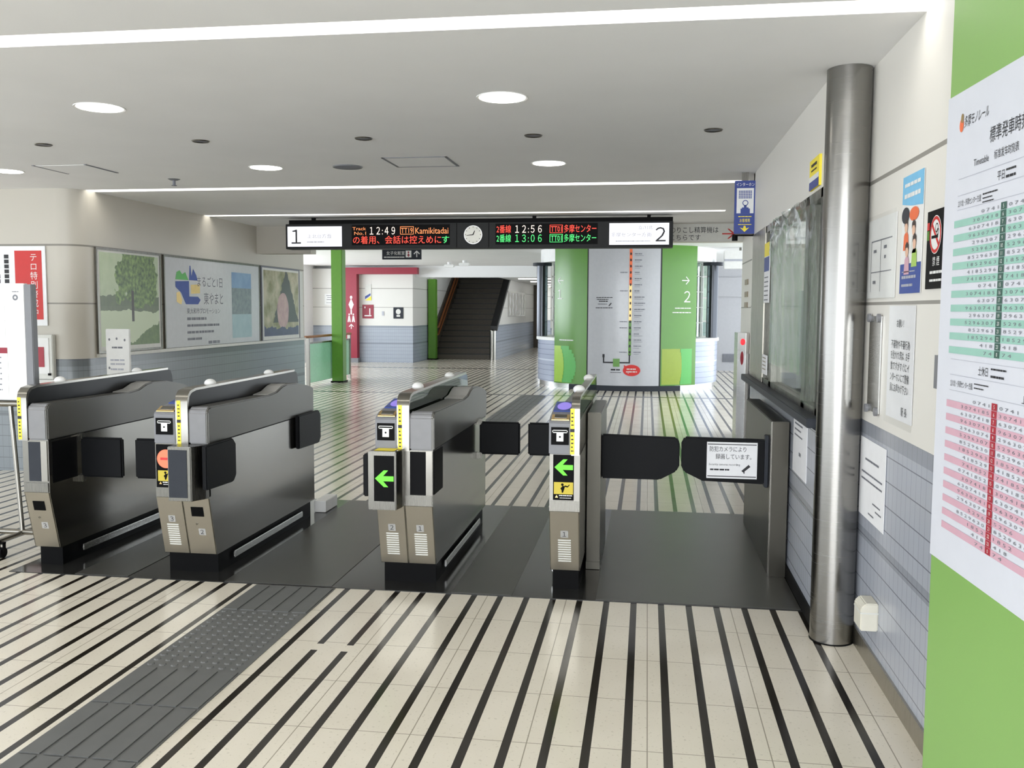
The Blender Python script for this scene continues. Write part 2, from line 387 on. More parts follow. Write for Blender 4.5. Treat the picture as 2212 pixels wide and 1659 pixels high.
tactile(-2.15,-1.72,6.90,15.9,'dark grey tactile strip on the far side of the gates, leading towards the kiosk')

# ---------------- linear ceiling lights
def strip(x0,x1,y0,y1,label):
    r=thing('linear_ceiling_light',label,'ceiling light',((x0+x1)/2,(y0+y1)/2,CZ),'linear lights recessed in the ceiling')
    mk('housing', B().box(x0,y0+.002,CZ+.075,x1,y1-.002,CZ+.0895), 'white', r)
    mk('diffuser', B().box(x0+.01,y0+.012,CZ+.066,x1-.01,y1-.012,CZ+.075), 'lamp_strip', r)
strip(-9.5,.93,3.37,3.52,'broad white linear light across the top of the photo')
strip(-5.02,.78,7.80,7.95,'long white linear light above the round lamps, nearer of the two thin ones')
strip(-5.02,.78,10.07,10.20,'thin white linear light just above the departure board')
def downlight(x,y,label):
    r=thing('downlight',label,'ceiling light',(x,y,CZ),'lit round downlights')
    mk('trim_ring', B().lathe(x,y,[(.115,CZ-.001),(.128,CZ-.004),(.130,CZ)],32), 'white', r, smooth=True)
    mk('lamp_disc', B().lathe(x,y,[(.0001,CZ-.003),(.115,CZ-.003),(.115,CZ-.0005)],32), 'lamp_down', r)
for x,y,l in ((-2.88,4.62,'bright round downlight at the upper left of the ceiling'),(-.733,4.65,'bright round downlight at the upper centre of the ceiling'),
              (-2.855,6.72,'bright round downlight between the oval speaker and the left-hand sprinkler'),(-.721,6.75,'bright round downlight right of the square hatch'),
              (-4.95,6.66,'bright round downlight cut by the left edge of the photo')): downlight(x,y,l)
for (x,y),l in zip(((-3.9,5.61),(-2.815,5.61),(-1.757,5.64),(-.702,5.67),(.364,5.62)),
     ('leftmost of the row of five small dark downlights on the ceiling','second from the left of the five small dark ceiling downlights','middle one of the five small dark ceiling downlights, above the oval speaker','second from the right of the five small dark ceiling downlights','rightmost of the five small dark ceiling downlights, nearest the office wall')):
    r=thing('dark_downlight',l,'ceiling light',(x,y,CZ),'unlit small downlights in one row')
    mk('trim_ring', B().lathe(x,y,[(.045,CZ-.001),(.052,CZ-.006),(.056,CZ)],24),'steel',r,smooth=True)
    mk('lamp_opening', B().lathe(x,y,[(.0001,CZ-.0012),(.046,CZ-.0012)],24),'ink_soft',r)
r=thing('ceiling_speaker','oval-looking grey ceiling speaker left of the square hatch','speaker',(-2.225,6.74,CZ))
mk('grille', B().lathe(-2.225,6.74,[(.0001,CZ-.012),(.085,CZ-.010),(.10,CZ-.006)],32),'ink_soft',r,smooth=True)
mk('rim', B().lathe(-2.225,6.74,[(.10,CZ-.006),(.108,CZ-.008),(.112,CZ)],32),'slot_grey',r,smooth=True)
r=thing('sprinkler','small grey sprinkler head on the ceiling left of the thin linear light','sprinkler',(-3.867,7.23,CZ))
mk('escutcheon', B().lathe(-3.867,7.23,[(.0001,CZ-.012),(.03,CZ-.010),(.05,CZ)],20),'slot_grey',r,smooth=True)
mk('head', B().cyl((-3.867,7.23,CZ-.05),(-3.867,7.23,CZ-.01),.012,12).cyl((-3.867,7.23,CZ-.054),(-3.867,7.23,CZ-.05),.022,12),'ink_soft',r)
def hatch(x0,y0,x1,y1,label,full):
    r=thing('ceiling_hatch',label,'hatch',((x0+x1)/2,(y0+y1)/2,CZ),'access hatches in the ceiling')
    mk('hatch_panel', B().box(x0+.02,y0+.02,CZ-.003,x1-.02,y1-.02,CZ-.0005),'ceiling',r)
    b=B().box(x0,y0,CZ-.004,x0+.018,y1,CZ).box(x1-.018,y0,CZ-.004,x1,y1,CZ)
    if full: b.box(x0,y0,CZ-.004,x1,y0+.012,CZ).box(x0,y1-.012,CZ-.004,x1,y1,CZ)
    mk('hatch_frame', b,'ink_soft',r)
hatch(-1.86,6.37,-1.39,6.80,'square access hatch framed in dark lines in the middle of the ceiling',True)
hatch(-4.56,6.41,-4.12,6.84,'faint access hatch with two dark edges at the left of the ceiling',False)

# ================================================================ RIGHT-HAND SIDE
# steel pole
r=thing('steel_column','tall round brushed steel column standing against the right wall','column',(.857,4.30,0))
mk('shaft', B().lathe(.857,4.30,[(.095,.004),(.095,2.549)],64),'steel_pole',r,smooth=True)
mk('floor_ring', B().lathe(.857,4.30,[(.0975,0),(.0975,.006),(.095,.006)],64),'black',r,smooth=True)
# office window
for k,(y0,y1) in enumerate(((4.52,4.93),(4.93,6.24),(6.24,6.62))):
    fb=B()
    for yy in (y0,y1-.05): fb.box(.80,yy,1.0,.86,yy+.05,2.075)
    fb.box(.80,y0,2.03,.86,y1,2.075).box(.80,y0,1.0,.86,y1,1.035)
    w=struct('window_%d'%(k+3), fb,'steel')
    mk('pane', B().box(.835,y0+.05,1.035,.841,y1-.05,2.03),'window_glass',w)
struct('trim_5', B().box(.795,6.62,1.0,.86,7.38,2.075),'steel_warm')
def sheet(y0,y1,z0,z1,label,seed,n=26,m=34):
    b=B(); vs=[];fs=[]
    for i in range(n+1):
        for j in range(m+1):
            y=y0+(y1-y0)*i/n; z=z0+(z1-z0)*j/m
            t=(z-z0)/(z1-z0); top=max(0,(t-.55)/.45)
            q=Vector((y*7+seed,(z*3+y*4*(1-.3*t)),seed))
            low=.35+.65*top
            dx=.004+.014*abs(noise.noise(q))*low+top*.034*abs(noise.noise(q*3.1))+.014*abs(math.sin((y*8+z*13)))*top
            vs.append((.793-dx,y,z))
    for i in range(n):
        for j in range(m):
            a=i*(m+1)+j; fs.append((a,a+m+1,a+m+2,a+1))
    return mk('plastic_sheet', b.add(vs,fs),'plastic_sheet',None,label,'plastic sheet','clear plastic sheets on the office window',smooth=True)
sheet(4.97,6.20,1.16,2.06,'wide crumpled clear plastic sheet hung over the middle office window',3.0)
sheet(4.53,4.92,1.03,2.05,'narrow clear plastic sheet over the office window beside the steel column',9.0,12,30)
mk('wall_notice', B().box(.786,6.29,1.55,.792,6.55,1.95),'paper',None,'tall white notice with yellow and blue heading in the far office window','notice')
_n=COL.objects[-1] if False else bpy.data.objects['wall_notice']
ff=on_right(.786,6.55)
mk('yellow_heading', B().rect(ff,.0,1.86,.26,1.95),'yellow',_n); mk('blue_heading', B().rect(ff,0,1.76,.26,1.855),'blue_sign',_n)
mk('lettering', B().bars(ff,[(.03,1.72-i*.03,.23,.012) for i in range(6)]),'ink_soft',_n)
o=mk('wall_notice', B().box(.786,6.30,1.07,.792,6.54,1.20),'paper',None,'small white card with brown print low in the far office window','notice')
mk('lettering', B().bars(on_right(.786,6.54),[(.03,1.18-i*.025,.2,.012) for i in range(4)]),'beige_door',o)
# things inside the office, behind the glass
o=mk('office_counter', B().box(1.02,4.5,.0,1.4,7.3,.98),'office_dark',None,'dark counter inside the ticket office behind the glass','counter')
o=mk('office_blind', B().box(.93,5.72,1.0,.95,5.98,1.62),'white',None,'white panel standing behind the middle office window','panel')
o=mk('office_blind', B().box(.92,4.54,1.04,.935,4.91,2.02),'white',None,'white blind behind the narrow office window beside the steel column','blind')
o=mk('office_terminal', B().box(1.05,5.28,.985,1.25,5.46,1.24).box(1.045,5.5,.985,1.06,5.72,1.12),'office_dark',None,'dark terminal on the counter behind the middle office window','terminal',bevel=.006)
o=mk('office_cabinet', B().box(2.4,4.5,0,2.95,6.4,1.9),'cream_plastic',None,'pale cabinet at the back of the ticket office','cabinet')
area('office_lamp',(1.9,6.0,2.43),(0,0,0),1.0,2.5,55,(1,1,1))
# yellow sign on office wall
r=thing('wall_sign','small yellow and blue sign on the wall above the office window by the column','sign',(.80,4.72,2.10))
mk('sign_plate', B().box(.788,4.58,2.09,.80,4.84,2.235),'yellow',r); ff=on_right(.788,4.84)
mk('lower_band', B().rect(ff,0,2.09,.26,2.13),'blue_sign',r); mk('white_band', B().rect(ff,0,2.13,.26,2.155),'white',r)
mk('lettering', B().bars(ff,[(.05,2.205,.21,.022),(.05,2.18,.2,.012)]),'ink',r)
# intercom sign
IX0,IX1,IZ0,IZ1,IY=.648,.805,2.085,2.487,7.35
r=thing('intercom_sign','blue intercom sign with white telephone picture projecting from the office wall','sign',(.73,IY,IZ0))
mk('sign_box', B().box(IX0,IY,IZ0,IX1,IY+.035,IZ1),'blue_sign',r,bevel=.003)
mk('bracket', B().box(.70,IY+.008,IZ1,.75,IY+.028,CZ),'steel',r)
ff=front(IX0,IY); w=IX1-IX0
mk('picture_panel', B().rect(ff,.015,2.24,w-.015,2.43),'white',r)
b=B()
for i in range(8):
    for j in range(5): b.rect(ff,.03+i*.0125,2.352+j*.0125,.039+i*.0125,2.361+j*.0125,.002)
b.rect(ff,.045,2.24,.115,2.275,.002).rect(ff,.07,2.27,.09,2.30,.002).ring(ff,.08,2.318,.016,.022,.002).rect(ff,.055,2.262,.105,2.284,.0022)
mk('pictogram', b,'blue_sign',r)
mk('lettering', B().text(ff,'インターホン',w/2,2.457,.032,.135),'white',r)
mk('yellow_lettering', B().text(ff,'お客様用',w/2,2.185,.03,.075).bars(ff,[(.03,2.215,.13,.01),(.03,2.155,.13,.008)]).poly(ff,[(w/2,2.098),(w/2+.035,2.132),(w/2+.012,2.125),(w/2+.006,2.145),(w/2-.006,2.145),(w/2-.012,2.125),(w/2-.035,2.132)]),'yellow',r)
o=mk('wall_camera', B().cyl((.66,7.40,2.035),(.66,7.40,2.075),.022,14).box(.64,7.385,2.07,.80,7.415,2.083),'black',None,'small black camera on an arm under the blue intercom sign','camera')
# papers and plates on the near right wall (x=.955)
RX=.953
def paper(name,y0,y1,z0,z1,label,cat='notice',mat='paper',t=.002,x=RX,group=None):
    return mk(name,B().box(x-t,y0,z0,x,y1,z1),mat,None,label,cat,group), on_right(x-t,y1)
# clear pocket with white chart
o,ff=paper('wall_notice',3.80,4.255,1.553,1.885,'white chart in a clear pocket on the right wall, beside the column','notice','white')
mk('clear_pocket', B().rect(ff,-.01,1.545,.46,1.90,.004),'pocket',o)
b=B()
for u0,v0,u1,v1 in ((.06,1.79,.40,1.795),(.06,1.66,.40,1.664),(.06,1.58,.064,1.795),(.22,1.58,.224,1.795)): b.rect(ff,u0,v0,u1,v1)
b.bars(ff,[(.10,1.75,.15,.02),(.27,1.76,.32,.02),(.10,1.62,.15,.02),(.28,1.72,.31,.02)]); mk('lettering',b,'ink_soft',o)
# people poster
o,ff=paper('poster',3.455,3.725,1.565,2.00,'tall poster of people with pale blue top and dark blue foot','poster','white')
mk('sky_heading', B().poly(ff,[(0,1.90),(.12,1.885),(.27,1.875),(.27,2.0),(0,2.0)]),'sky_blue',o)
mk('heading_lettering', B().bars(ff,[(.03,1.965,.24,.02),(.03,1.925,.24,.024)],.002),'white',o)
mk('blue_foot', B().rect(ff,0,1.565,.27,1.675),'navy',o); mk('foot_lettering', B().bars(ff,[(.03,1.645,.2,.006),(.03,1.625,.22,.016),(.03,1.595,.18,.014)],.002),'ink_faint',o)
mk('dark_bubble', B().disc(ff,.052,1.855,.05,.03,.002),'dark_panel',o); mk('orange_bubble', B().disc(ff,.165,1.852,.06,.025,.002),'orange',o)
for u,v,k in ((.07,1.80,'orange'),(.17,1.785,'offwhite'),(.185,1.735,'lime'),(.09,1.71,'pink')):
    p=mk('drawn_figure', B().poly(ff,[(u-.035,v-.075),(u+.035,v-.075),(u+.028,v-.02),(u+.012,v-.008),(u-.012,v-.008),(u-.028,v-.02)],.002),k,o)
    mk('face', B().disc(ff,u,v+.012,.02,.024,.0028),'skin',p); mk('hair', B().poly(ff,[(u-.023,v+.012),(u-.02,v+.035),(u,v+.046),(u+.02,v+.035),(u+.023,v+.012),(u+.012,v+.024),(u-.012,v+.024)],.0033),'hair',p)
# no smoking
o,ff=paper('no_smoking_sign',3.12,3.39,1.575,1.838,'black no smoking sign with red circle on the right wall','sign','black',.004)
cu,cv=.10,1.755
mk('white_disc', B().disc(ff,cu,cv,.064,.064,.0012),'white',o); mk('red_ring', B().ring(ff,cu,cv,.05,.061,.002).poly(ff,[(cu-.042,cv+.030),(cu-.033,cv+.039),(cu+.042,cv-.030),(cu+.033,cv-.039)],.002),'red',o)
mk('cigarette', B().rect(ff,cu-.04,cv-.012,cu+.03,cv-.002,.0024).ring(ff,cu+.012,cv+.022,.012,.016,.0016,20).ring(ff,cu+.024,cv+.008,.008,.012,.0016,20),'black',o)
mk('colour_patch_red', B().rect(ff,.004,1.775,.03,1.80),'red',o); mk('colour_patch_green', B().rect(ff,.004,1.74,.03,1.772),'green_panel',o)
mk('lettering', B().text(ff,'禁 煙',.115,1.666,.034).bars(ff,[(.05,1.630,.2,.014),(.05,1.603,.2,.012)]),'white',o)
# hanging steel plate with corner clips
o,ff=paper('steel_plate',3.975,4.165,1.075,1.478,'narrow dark steel plate held by four round corner fixings','plate','steel_h',.006)
b=B()
for u,v in ((.012,1.083),(.178,1.083),(.012,1.47),(.178,1.47)): b.cyl(ff.p(u,v,0),ff.p(u,v,.012),.018,16)
mk('corner_fixing', b,'slot_grey',o)
# request notice
o,ff=paper('wall_notice',3.50,3.86,1.085,1.52,'taped white request notice in large black print beside the steel plate')
mk('tape_sleeve', B().rect(ff,-.02,1.06,.375,1.525,.003),'pocket',o)
b=B().text(ff,'お願い！',.17,1.452,.034,.1)
for i,t in enumerate(('不審物や不審行為','を見かけた際は、お手','数ですがすぐにイ','ンターホンにて警備','員にお声かけ下さい')): b.text(ff,t,.18,1.372-.042*i,.036,.26)
b.text(ff,'駅 長',.26,1.122,.036); mk('lettering',b,'ink',o)
o,ff=paper('wall_notice',3.83,4.27,.605,.948,'white printed sheet taped to the tiles just right of the column')
mk('lettering', B().bars(ff,[(.10,.86,.34,.014),(.04,.80,.40,.012),(.04,.77,.40,.012),(.25,.69,.38,.01),(.3,.665,.4,.01),(.18,.635,.28,.01)]),'ink_soft',o)
o=mk('wall_slot', B().box(.945,3.205,1.245,.955,3.235,1.355),'slot_grey',None,'small grey slot plate on the white wall beside the timetable board','plate')
r=thing('outlet_box','small cream box fixed low on the tiled wall under the taped sheet','outlet box',(.93,3.92,.19))
mk('box_body', B().prism([(.955,.19),(.885,.19),(.885,.285),(.905,.305),(.955,.305)],'y',3.87,3.99),'cream_plastic',r,bevel=.004)
mk('lid_edge', B().box(.884,3.868,.262,.956,3.992,.268),'offwhite',r)
o,ff=paper('wall_notice',4.74,5.17,.635,.935,'white sheet with small print on the office wall left of the column','notice','paper',.002,.80)
mk('lettering', B().bars(ff,[(.05,.9,.3,.014),(.05,.87,.25,.012),(.05,.84,.3,.012),(.2,.75,.26,.03)]),'ink_soft',o)
# timetable board
BO=Vector((.86,2.895,0)); ff=F(BO,(.057,-1,0)); BW=.82
r=thing('timetable_board','large green timetable board with white sheet at the right edge of the photo','timetable board',(.88,2.5,0))
mk('green_panel', B().slab(ff,0,.03,BW,2.46,-.035,0),'green_board',r)
mk('foot', B().slab(ff,.05,0,.12,.03,-.05,.0),'dark_panel',r); mk('foot', B().slab(ff,BW-.12,0,BW-.05,.03,-.05,0),'dark_panel',r)
sh=mk('timetable_sheet', B().slab(ff,-.002,.772,BW+.002,2.112,-.02,.004),'sheet_white',r)
D=.0055
rows=B();rows2=B();nums=[B() for _ in range(4)];hd=B();hd2=B();nw=B()
random.seed(3)
for t in range(2):
    zt=1.774 if t==0 else 1.267
    for i in range(20):
        z0=zt-(i+1)*.01965; z1=z0+.01965
        if i%2: (rows2 if t else rows).rect(ff,.083,z0,.737,z1,D)
        (hd2 if t else hd).rect(ff,.386,z0+.0007,.418,z1-.0007,D+.0004)
        nw.text(ff,str((i+5)%24),.402,(z0+z1)/2,.014,None,'c',D+.0009)
        n=random.choice((4,6,6,7,8,9)) if 0<i<18 else max(2,20-i+1 if i else 4)
        for side in (-1,1):
            s0=' '.join(str((k*7+i*3)%10) for k in range(min(n,7)))
            w=.026*min(n,7)
            if side<0: nums[2*t].text(ff,s0,.372,(z0+z1)/2,.0125,w,'r',D+.0006)
            else: nums[2*t+1].text(ff,s0,.432,(z0+z1)/2,.0125,w,'l',D+.0006)
mk('mint_rows',rows,'mint',sh); mk('pink_rows',rows2,'pink',sh); mk('hour_column_green',hd,'mint_dark',sh); mk('hour_column_red',hd2,'dark_red',sh); mk('hour_numerals',nw,'white',sh); 
for nn in nums: mk('minute_numerals',nn,'ink_soft',sh)
b=B().text(ff,'多摩モノレール',.126,2.022,.034,.16,'l',D,.12).text(ff,'標準発車時刻表',.298,1.955,.044,.25,'l',D).text(ff,'Timetable',.202,1.900,.026,.095,'l',D).text(ff,'标准发车时刻表',.33,1.900,.026,.14,'l',D)
b.text(ff,'平日',.376,1.843,.027,.042,'c',D).text(ff,'立川北・多摩センター方面',.104,1.800,.02,.155,'l',D).text(ff,'土休日',.322,1.342,.027,.06,'c',D).text(ff,'立川北・多摩センター方面',.104,1.297,.02,.155,'l',D).text(ff,'上北台方面',.55,1.29,.022,.12,'l',D)
b.bars(ff,[(.405,1.852,.46,.008),(.405,1.835,.46,.01),(.27,1.808,.36,.006),(.27,1.797,.33,.005),(.27,1.787,.34,.005),(.37,1.352,.46,.007),(.37,1.333,.45,.009),(.27,1.306,.36,.005),(.27,1.295,.33,.005)],D)
mk('lettering',b,'ink',sh)
b=B()
for z in (1.868,1.822,1.782,1.364,1.32,1.276): b.rect(ff,.10,z,.72,z+.0014,D)
mk('rule_lines',b,'ink_faint',sh)
mk('company_mark', B().disc(ff,.106,2.018,.014,.019,D),'orange',sh); mk('company_mark_top', B().disc(ff,.11,2.036,.009,.013,D+.0004),'gold',sh)
# ================================================================ TICKET GATES
GY=4.74; GB=6.36
def ticket_panel(root,x0,x1):
    ff=front((x0+x1)/2,GY-.004); h=min(.05,(x1-x0)/2-.012)
    mk('slot_symbol_panel', B().rect(ff,-h,.80,h,.892,.001),'black',root)
    mk('ticket_symbol', B().rect(ff,-.018,.818,.018,.862,.002).rect(ff,-.04,.862,.04,.867,.002).rect(ff,-.04,.874,.04,.878,.002).rect(ff,-.04,.862,-.036,.878,.002).rect(ff,.036,.862,.04,.878,.002),'white',root)
    mk('ticket_hole', B().disc(ff,0,.842,.005,.005,.003,10),'black',root)
def strap_unit(root,x0,x1,dark):
    """bright steel strap with the tinted screen behind it"""
    t=.012
    out=[(GY-.006,.745),(GY-.006,.985),(GY+.004,1.020),(GY+.03,1.043),(GY+.09,1.053),(GB-.06,1.062)]
    inn=[(GB-.06,1.048),(GY+.10,1.040),(GY+.045,1.030),(GY+.02,1.012),(GY+.010,.98),(GY+.010,.745)]
    mk('strap', B().prism(out+inn,'x',x0,x1),'steel_bright',root,smooth=True)
    sc=[(GY+.008,.90),(GY+.010,.98),(GY+.02,1.012),(GY+.045,1.031),(GY+.10,1.041),(GB-.06,1.050),(GB-.02,1.040),(GB,1.0),(GB+.01,.93),(5.9,.93),(5.5,.93)]
    mk('tinted_screen', B().prism(sc,'x',x1-.010,x1-.002),'visor_dark' if dark else 'visor',root)
    ff=front((x0+x1)/2-.016,GY-.006); w=.011
    mk('warning_sticker', B().slab(ff,-w,.752,w,.99,0,.001),'yellow',root)
    mk('sticker_print', B().rect(ff,-w,.868,w,.885,.0016).bars(ff,[(-.006,v,.007,.011) for v in (.965,.945,.925,.905,.85,.83,.81,.79,.77)],.0016),'ink',root)
    for y,n in ((5.10,0),(5.95,1)):
        mk('dome_lamp', B().ball(((x0+x1)/2-.01,y,1.058),.034,.75),'white',root,smooth=True)
def slot_top(root,x0,x1):
    prof=[(GY,.75),(GY,.915),(GY+.01,.925),(4.80,.945),(4.87,.952),(5.09,.985),(5.13,.955),(5.3,.94),(GB-.02,.93),(GB,.90),(GB,.75)]
    mk('slot_housing', B().prism(prof,'x',x0,x1),'slot_grey',root,bevel=.004)
    mk('ticket_tray', B().prism([(GY+.008,.9305),(4.80,.952),(4.80,.947),(GY+.008,.926)],'x',x0+.012,x1-.012),'gold',root)
    mk('tray_opening', B().prism([(GY+.022,.9375),(4.795,.9525),(4.795,.951),(GY+.022,.936)],'x',x0+.026,x1-.026),'steel_bright',root)
    xm=(x0+x1)/2; ff=F((xm,4.99,.9715),(1,0,0),(0,.988,.148))
    mk('card_reader', B().slab(ff,-(x1-x0)/2+.008,-.10,(x1-x0)/2-.008,.10,-.002,.004),'navy',root)
    mk('reader_pad', B().disc(ff,0,0,(x1-x0)/2-.02,.082,.005),'purple_pad',root)
def head(root,x0,x1):
    prof=[(GY,.75),(GY,.925),(GY+.012,.945),(GY+.04,.955),(5.1,.951),(5.58,.946),(5.70,.955),(5.80,.984),(5.87,.992),(6.06,.986),(6.25,.955),(GB,.93),(GB,.75)]
    mk('head_cover', B().prism(prof,'x',x0+.012,x1),'head_side',root,bevel=.006,seg=2)
    mk('head_front', B().prism([(GY-.003,.75),(GY-.003,.925),(GY+.010,.947),(GY+.04,.958),(GY+.04,.75)],'x',x0,x1-.006),'head_grey',root,bevel=.008)
    mk('hollow_top', B().prism([(5.58,.9495),(5.70,.9585),(5.80,.9875),(5.87,.9955),(5.87,.985),(5.80,.975),(5.70,.945),(5.58,.94)],'x',x0+.004,x1-.012),'scoop_grey',root)  # paler grey paints in the light that the sloping scoop reflects
def body(root,x0,x1,rail=True):
    prof=[(4.82,.115),(GY,.45),(GY,.75),(GB,.75),(GB,.115)]
    mk('cabinet', B().prism(prof,'x',x0,x1),'body_dark',root)
    mk('plinth', B().box(x0+.01,4.85,.004,x1-.01,GB-.06,.115),'black',root)
    mk('kick_rail', B().box(x1,5.02,.045,x1+.012,6.1,.085).box(x0-.012,5.02,.045,x0,6.1,.085) if rail else B().box(x0-.012,5.02,.045,x0,6.1,.085),'steel_h',root,bevel=.004)
    for xx,s in ((x1,1),(x0,-1)):
        mk('seam', B().box(min(xx,xx+s*.001),GY+.02,.748,max(xx,xx+s*.001),GB-.01,.752),'black',root)
def low_panel(root,x0,x1,num,vents,card=False):
    n=(-.335/.3444,-.08/.3444)
    P=lambda t:(4.82-(t*.08),.115+t*.335)
    sl=F(((x0+x1)/2,4.82,.115),(1,0,0),(0,-.08,.335))
    Ln=.3444
    lp=mk('lower_panel', B().slab(sl,x0-(x0+x1)/2+.002,.004,x1-(x0+x1)/2-.002,Ln,0,.004),'steel_low',root)
    ff=front((x0+x1)/2,GY); w=(x1-x0)/2
    mk('front_band', B().slab(ff,-w+.002,.452,w-.002,.505,0,.006),'steel',root)
    if vents:
        b=B()
        for i in range(10): b.slab(sl,-.034,.055+i*.0135,.034,.0615+i*.0135,.004,.0065)
        mk('vent_slats', b,'offwhite',lp)
    if card:
        mk('card_opening', B().slab(sl,-.036,.235,.036,.292,.003,.006),'black',lp)
        mk('lock', B().cyl(sl.p(-.012,.19,.003),sl.p(-.012,.19,.009),.006,10),'steel_bright',lp)
    u,v=(0,.215) if vents else (.012,.14)
    mk('number_plate', B().slab(sl,u-.02,v-.02,u+.02,v+.02,.004,.005),'scoop_grey',lp)
    mk('numeral', B().text(sl,{'1':'１','2':'２','3':'３'}[num],u,v,.036,None,'c',.006),'ink',lp)
def yellow_warning(root,ff,w,z0,z1,d):
    h=z1-z0
    mk('caution_panel', B().rect(ff,-w,z0+h*.3,w,z1,d),'yellow_lit',root)
    c=z0+h*.66
    mk('caution_figure', B().disc(ff,-.006,c+h*.2,.007,.007,d+.001,12).poly(ff,[(-.016,c-.002),(-.004,c+h*.14),(.008,c+h*.1),(.004,c-.006),(-.002,c-h*.27),(-.009,c-h*.27),(-.01,c-.012)],d+.001).poly(ff,[(.004,c+h*.08),(.022,c+.004),(.032,c+.016),(.03,c+.02),(.021,c+.011),(.007,c+h*.16)],d+.001),'black',root)
    mk('caution_print', B().poly(ff,[(-w+.006,z0+.008),(-w+.022,z0+.008),(-w+.014,z0+.022)],d),'gold',root)
    mk('caution_lettering', B().bars(ff,[(-w+.027,z0+h*.22,w-.004,.008),(-w+.03,z0+h*.08,w-.008,.005)],d),'white',root)
def arrow(root,ff,cu,cv,s,d):
    mk('green_arrow', B().poly(ff,[(cu-s,cv),(cu-.05*s,cv+.88*s),(cu+.42*s,cv+.88*s),(cu-.12*s,cv+.27*s),(cu+s,cv+.27*s),(cu+s,cv-.27*s),(cu-.12*s,cv-.27*s),(cu+.42*s,cv-.88*s),(cu-.05*s,cv-.88*s)],d),'arrow_green',root)
def flap(root,x0,x1,y,z0,z1,hinge,name='gate_flap'):
    f=mk(name, B().box(min(x0,x1),y-.016,z0,max(x0,x1),y+.016,z1),'flap',root,bevel=.010,seg=3)
    if hinge is not None: mk('hinge', B().box(hinge-.022,y-.02,z1-.02,hinge+.022,y+.02,z1+.022).box(hinge-.022,y-.02,z0-.03,hinge+.022,y+.02,z0+.012),'steel',f,bevel=.004)
    return f
def side_flap(root,x,y0,y1,z0,z1,t=.03):
    c=.035
    return mk('gate_flap', B().prism([(y0,z0+.01),(y1-c,z0),(y1,z0+c),(y1,z1-c),(y1-c,z1),(y0,z1)],'x',x,x+t),'flap',root,bevel=.006)
GG='automatic ticket gates in a row'
# gate at the far left: right half only
g=thing('ticket_gate','leftmost ticket gate, grey, marked 3, half hidden by the wheeled notice board','ticket gate',(-3.42,5.5,0),GG)
body(g,-3.49,-3.33); strap_unit(g,-3.51,-3.452,True); head(g,-3.452,-3.33)
ff=front(-3.4,GY)
mk('front_screen', B().slab(ff,-.052,.515,.022,.738,0,.004),'dark_panel',g); mk('screen_edge', B().slab(ff,.024,.515,.062,.745,0,.005),'steel_bright',g)
low_panel(g,-3.485,-3.335,'3',False,True)
flap(g,-3.31,-3.045,5.02,.495,.732,-3.318)
mk('flap_recess', B().box(-3.331,4.77,.50,-3.3285,5.0,.738),'black_rubber',g)
# second gate
g=thing('ticket_gate','second ticket gate from the left, showing a red no entry sign','ticket gate',(-2.53,5.5,0),GG)
body(g,-2.685,-2.372); strap_unit(g,-2.558,-2.486,True); head(g,-2.486,-2.37); slot_top(g,-2.69,-2.562); ticket_panel(g,-2.69,-2.562)
ff=front(-2.625,GY)
mk('display', B().slab(ff,-.054,.505,.06,.745,0,.004),'black',g)
mk('no_entry_light', B().disc(ff,.004,.665,.052,.052,.005),'no_entry',g); mk('no_entry_bar', B().rect(ff,-.028,.658,.036,.672,.006),'no_entry_bar',g)
yellow_warning(g,front(-2.619,GY),.05,.515,.60,.006)
bx=mk('door_box', B().prism([(-2.549,4.62),(-2.415,4.62),(-2.372,4.70),(-2.372,4.76),(-2.549,4.76)],'z',.455,.752),'steel',g,bevel=.004)
mk('door_box_panel', B().slab(front(-2.482,4.62),-.06,.475,.045,.735,0,.003),'dark_panel',bx)
low_panel(g,-2.685,-2.535,'3',True); low_panel(g,-2.53,-2.375,'2',False,True)
side_flap(g,-2.362,4.64,5.0,.505,.757); side_flap(g,-2.362,5.98,6.40,.53,.768)
flap(g,-2.70,-2.965,5.02,.495,.732,None)
# third gate
g=thing('ticket_gate','third ticket gate from the left, two halves marked 2 and 1','ticket gate',(-1.265,5.5,0),GG)
body(g,-1.42,-1.112); strap_unit(g,-1.305,-1.238,False); head(g,-1.238,-1.105); slot_top(g,-1.426,-1.307); ticket_panel(g,-1.426,-1.307)
bx=mk('door_box', B().prism([(-1.432,4.625),(-1.282,4.625),(-1.268,4.70),(-1.268,4.76),(-1.432,4.76)],'z',.448,.757),'steel',g,bevel=.004)
bf=front(-1.345,4.625); mk('arrow_screen', B().slab(bf,-.054,.495,.054,.735,0,.003),'black',bx); arrow(bx,bf,.002,.615,.05,.0045)
mk('box_sticker', B().rect(F((-1.35,4.69,.7575),(1,0,0),(0,1,0)),-.055,-.05,.055,.045,.001),'yellow',bx)
ff=front(-1.18,GY); mk('front_screen', B().slab(ff,-.055,.51,.03,.742,0,.004),'black_rubber',g); mk('screen_edge', B().slab(ff,.032,.51,.066,.745,0,.005),'steel_bright',g)
low_panel(g,-1.42,-1.268,'2',True); low_panel(g,-1.262,-1.114,'1',True)
mk('flap_recess', B().box(-1.112,4.76,.51,-1.1085,4.97,.742),'black_rubber',g)
side_flap(g,-1.47,4.66,5.02,.50,.735)
flap(g,-1.095,-.822,6.04,.533,.752,-1.10)
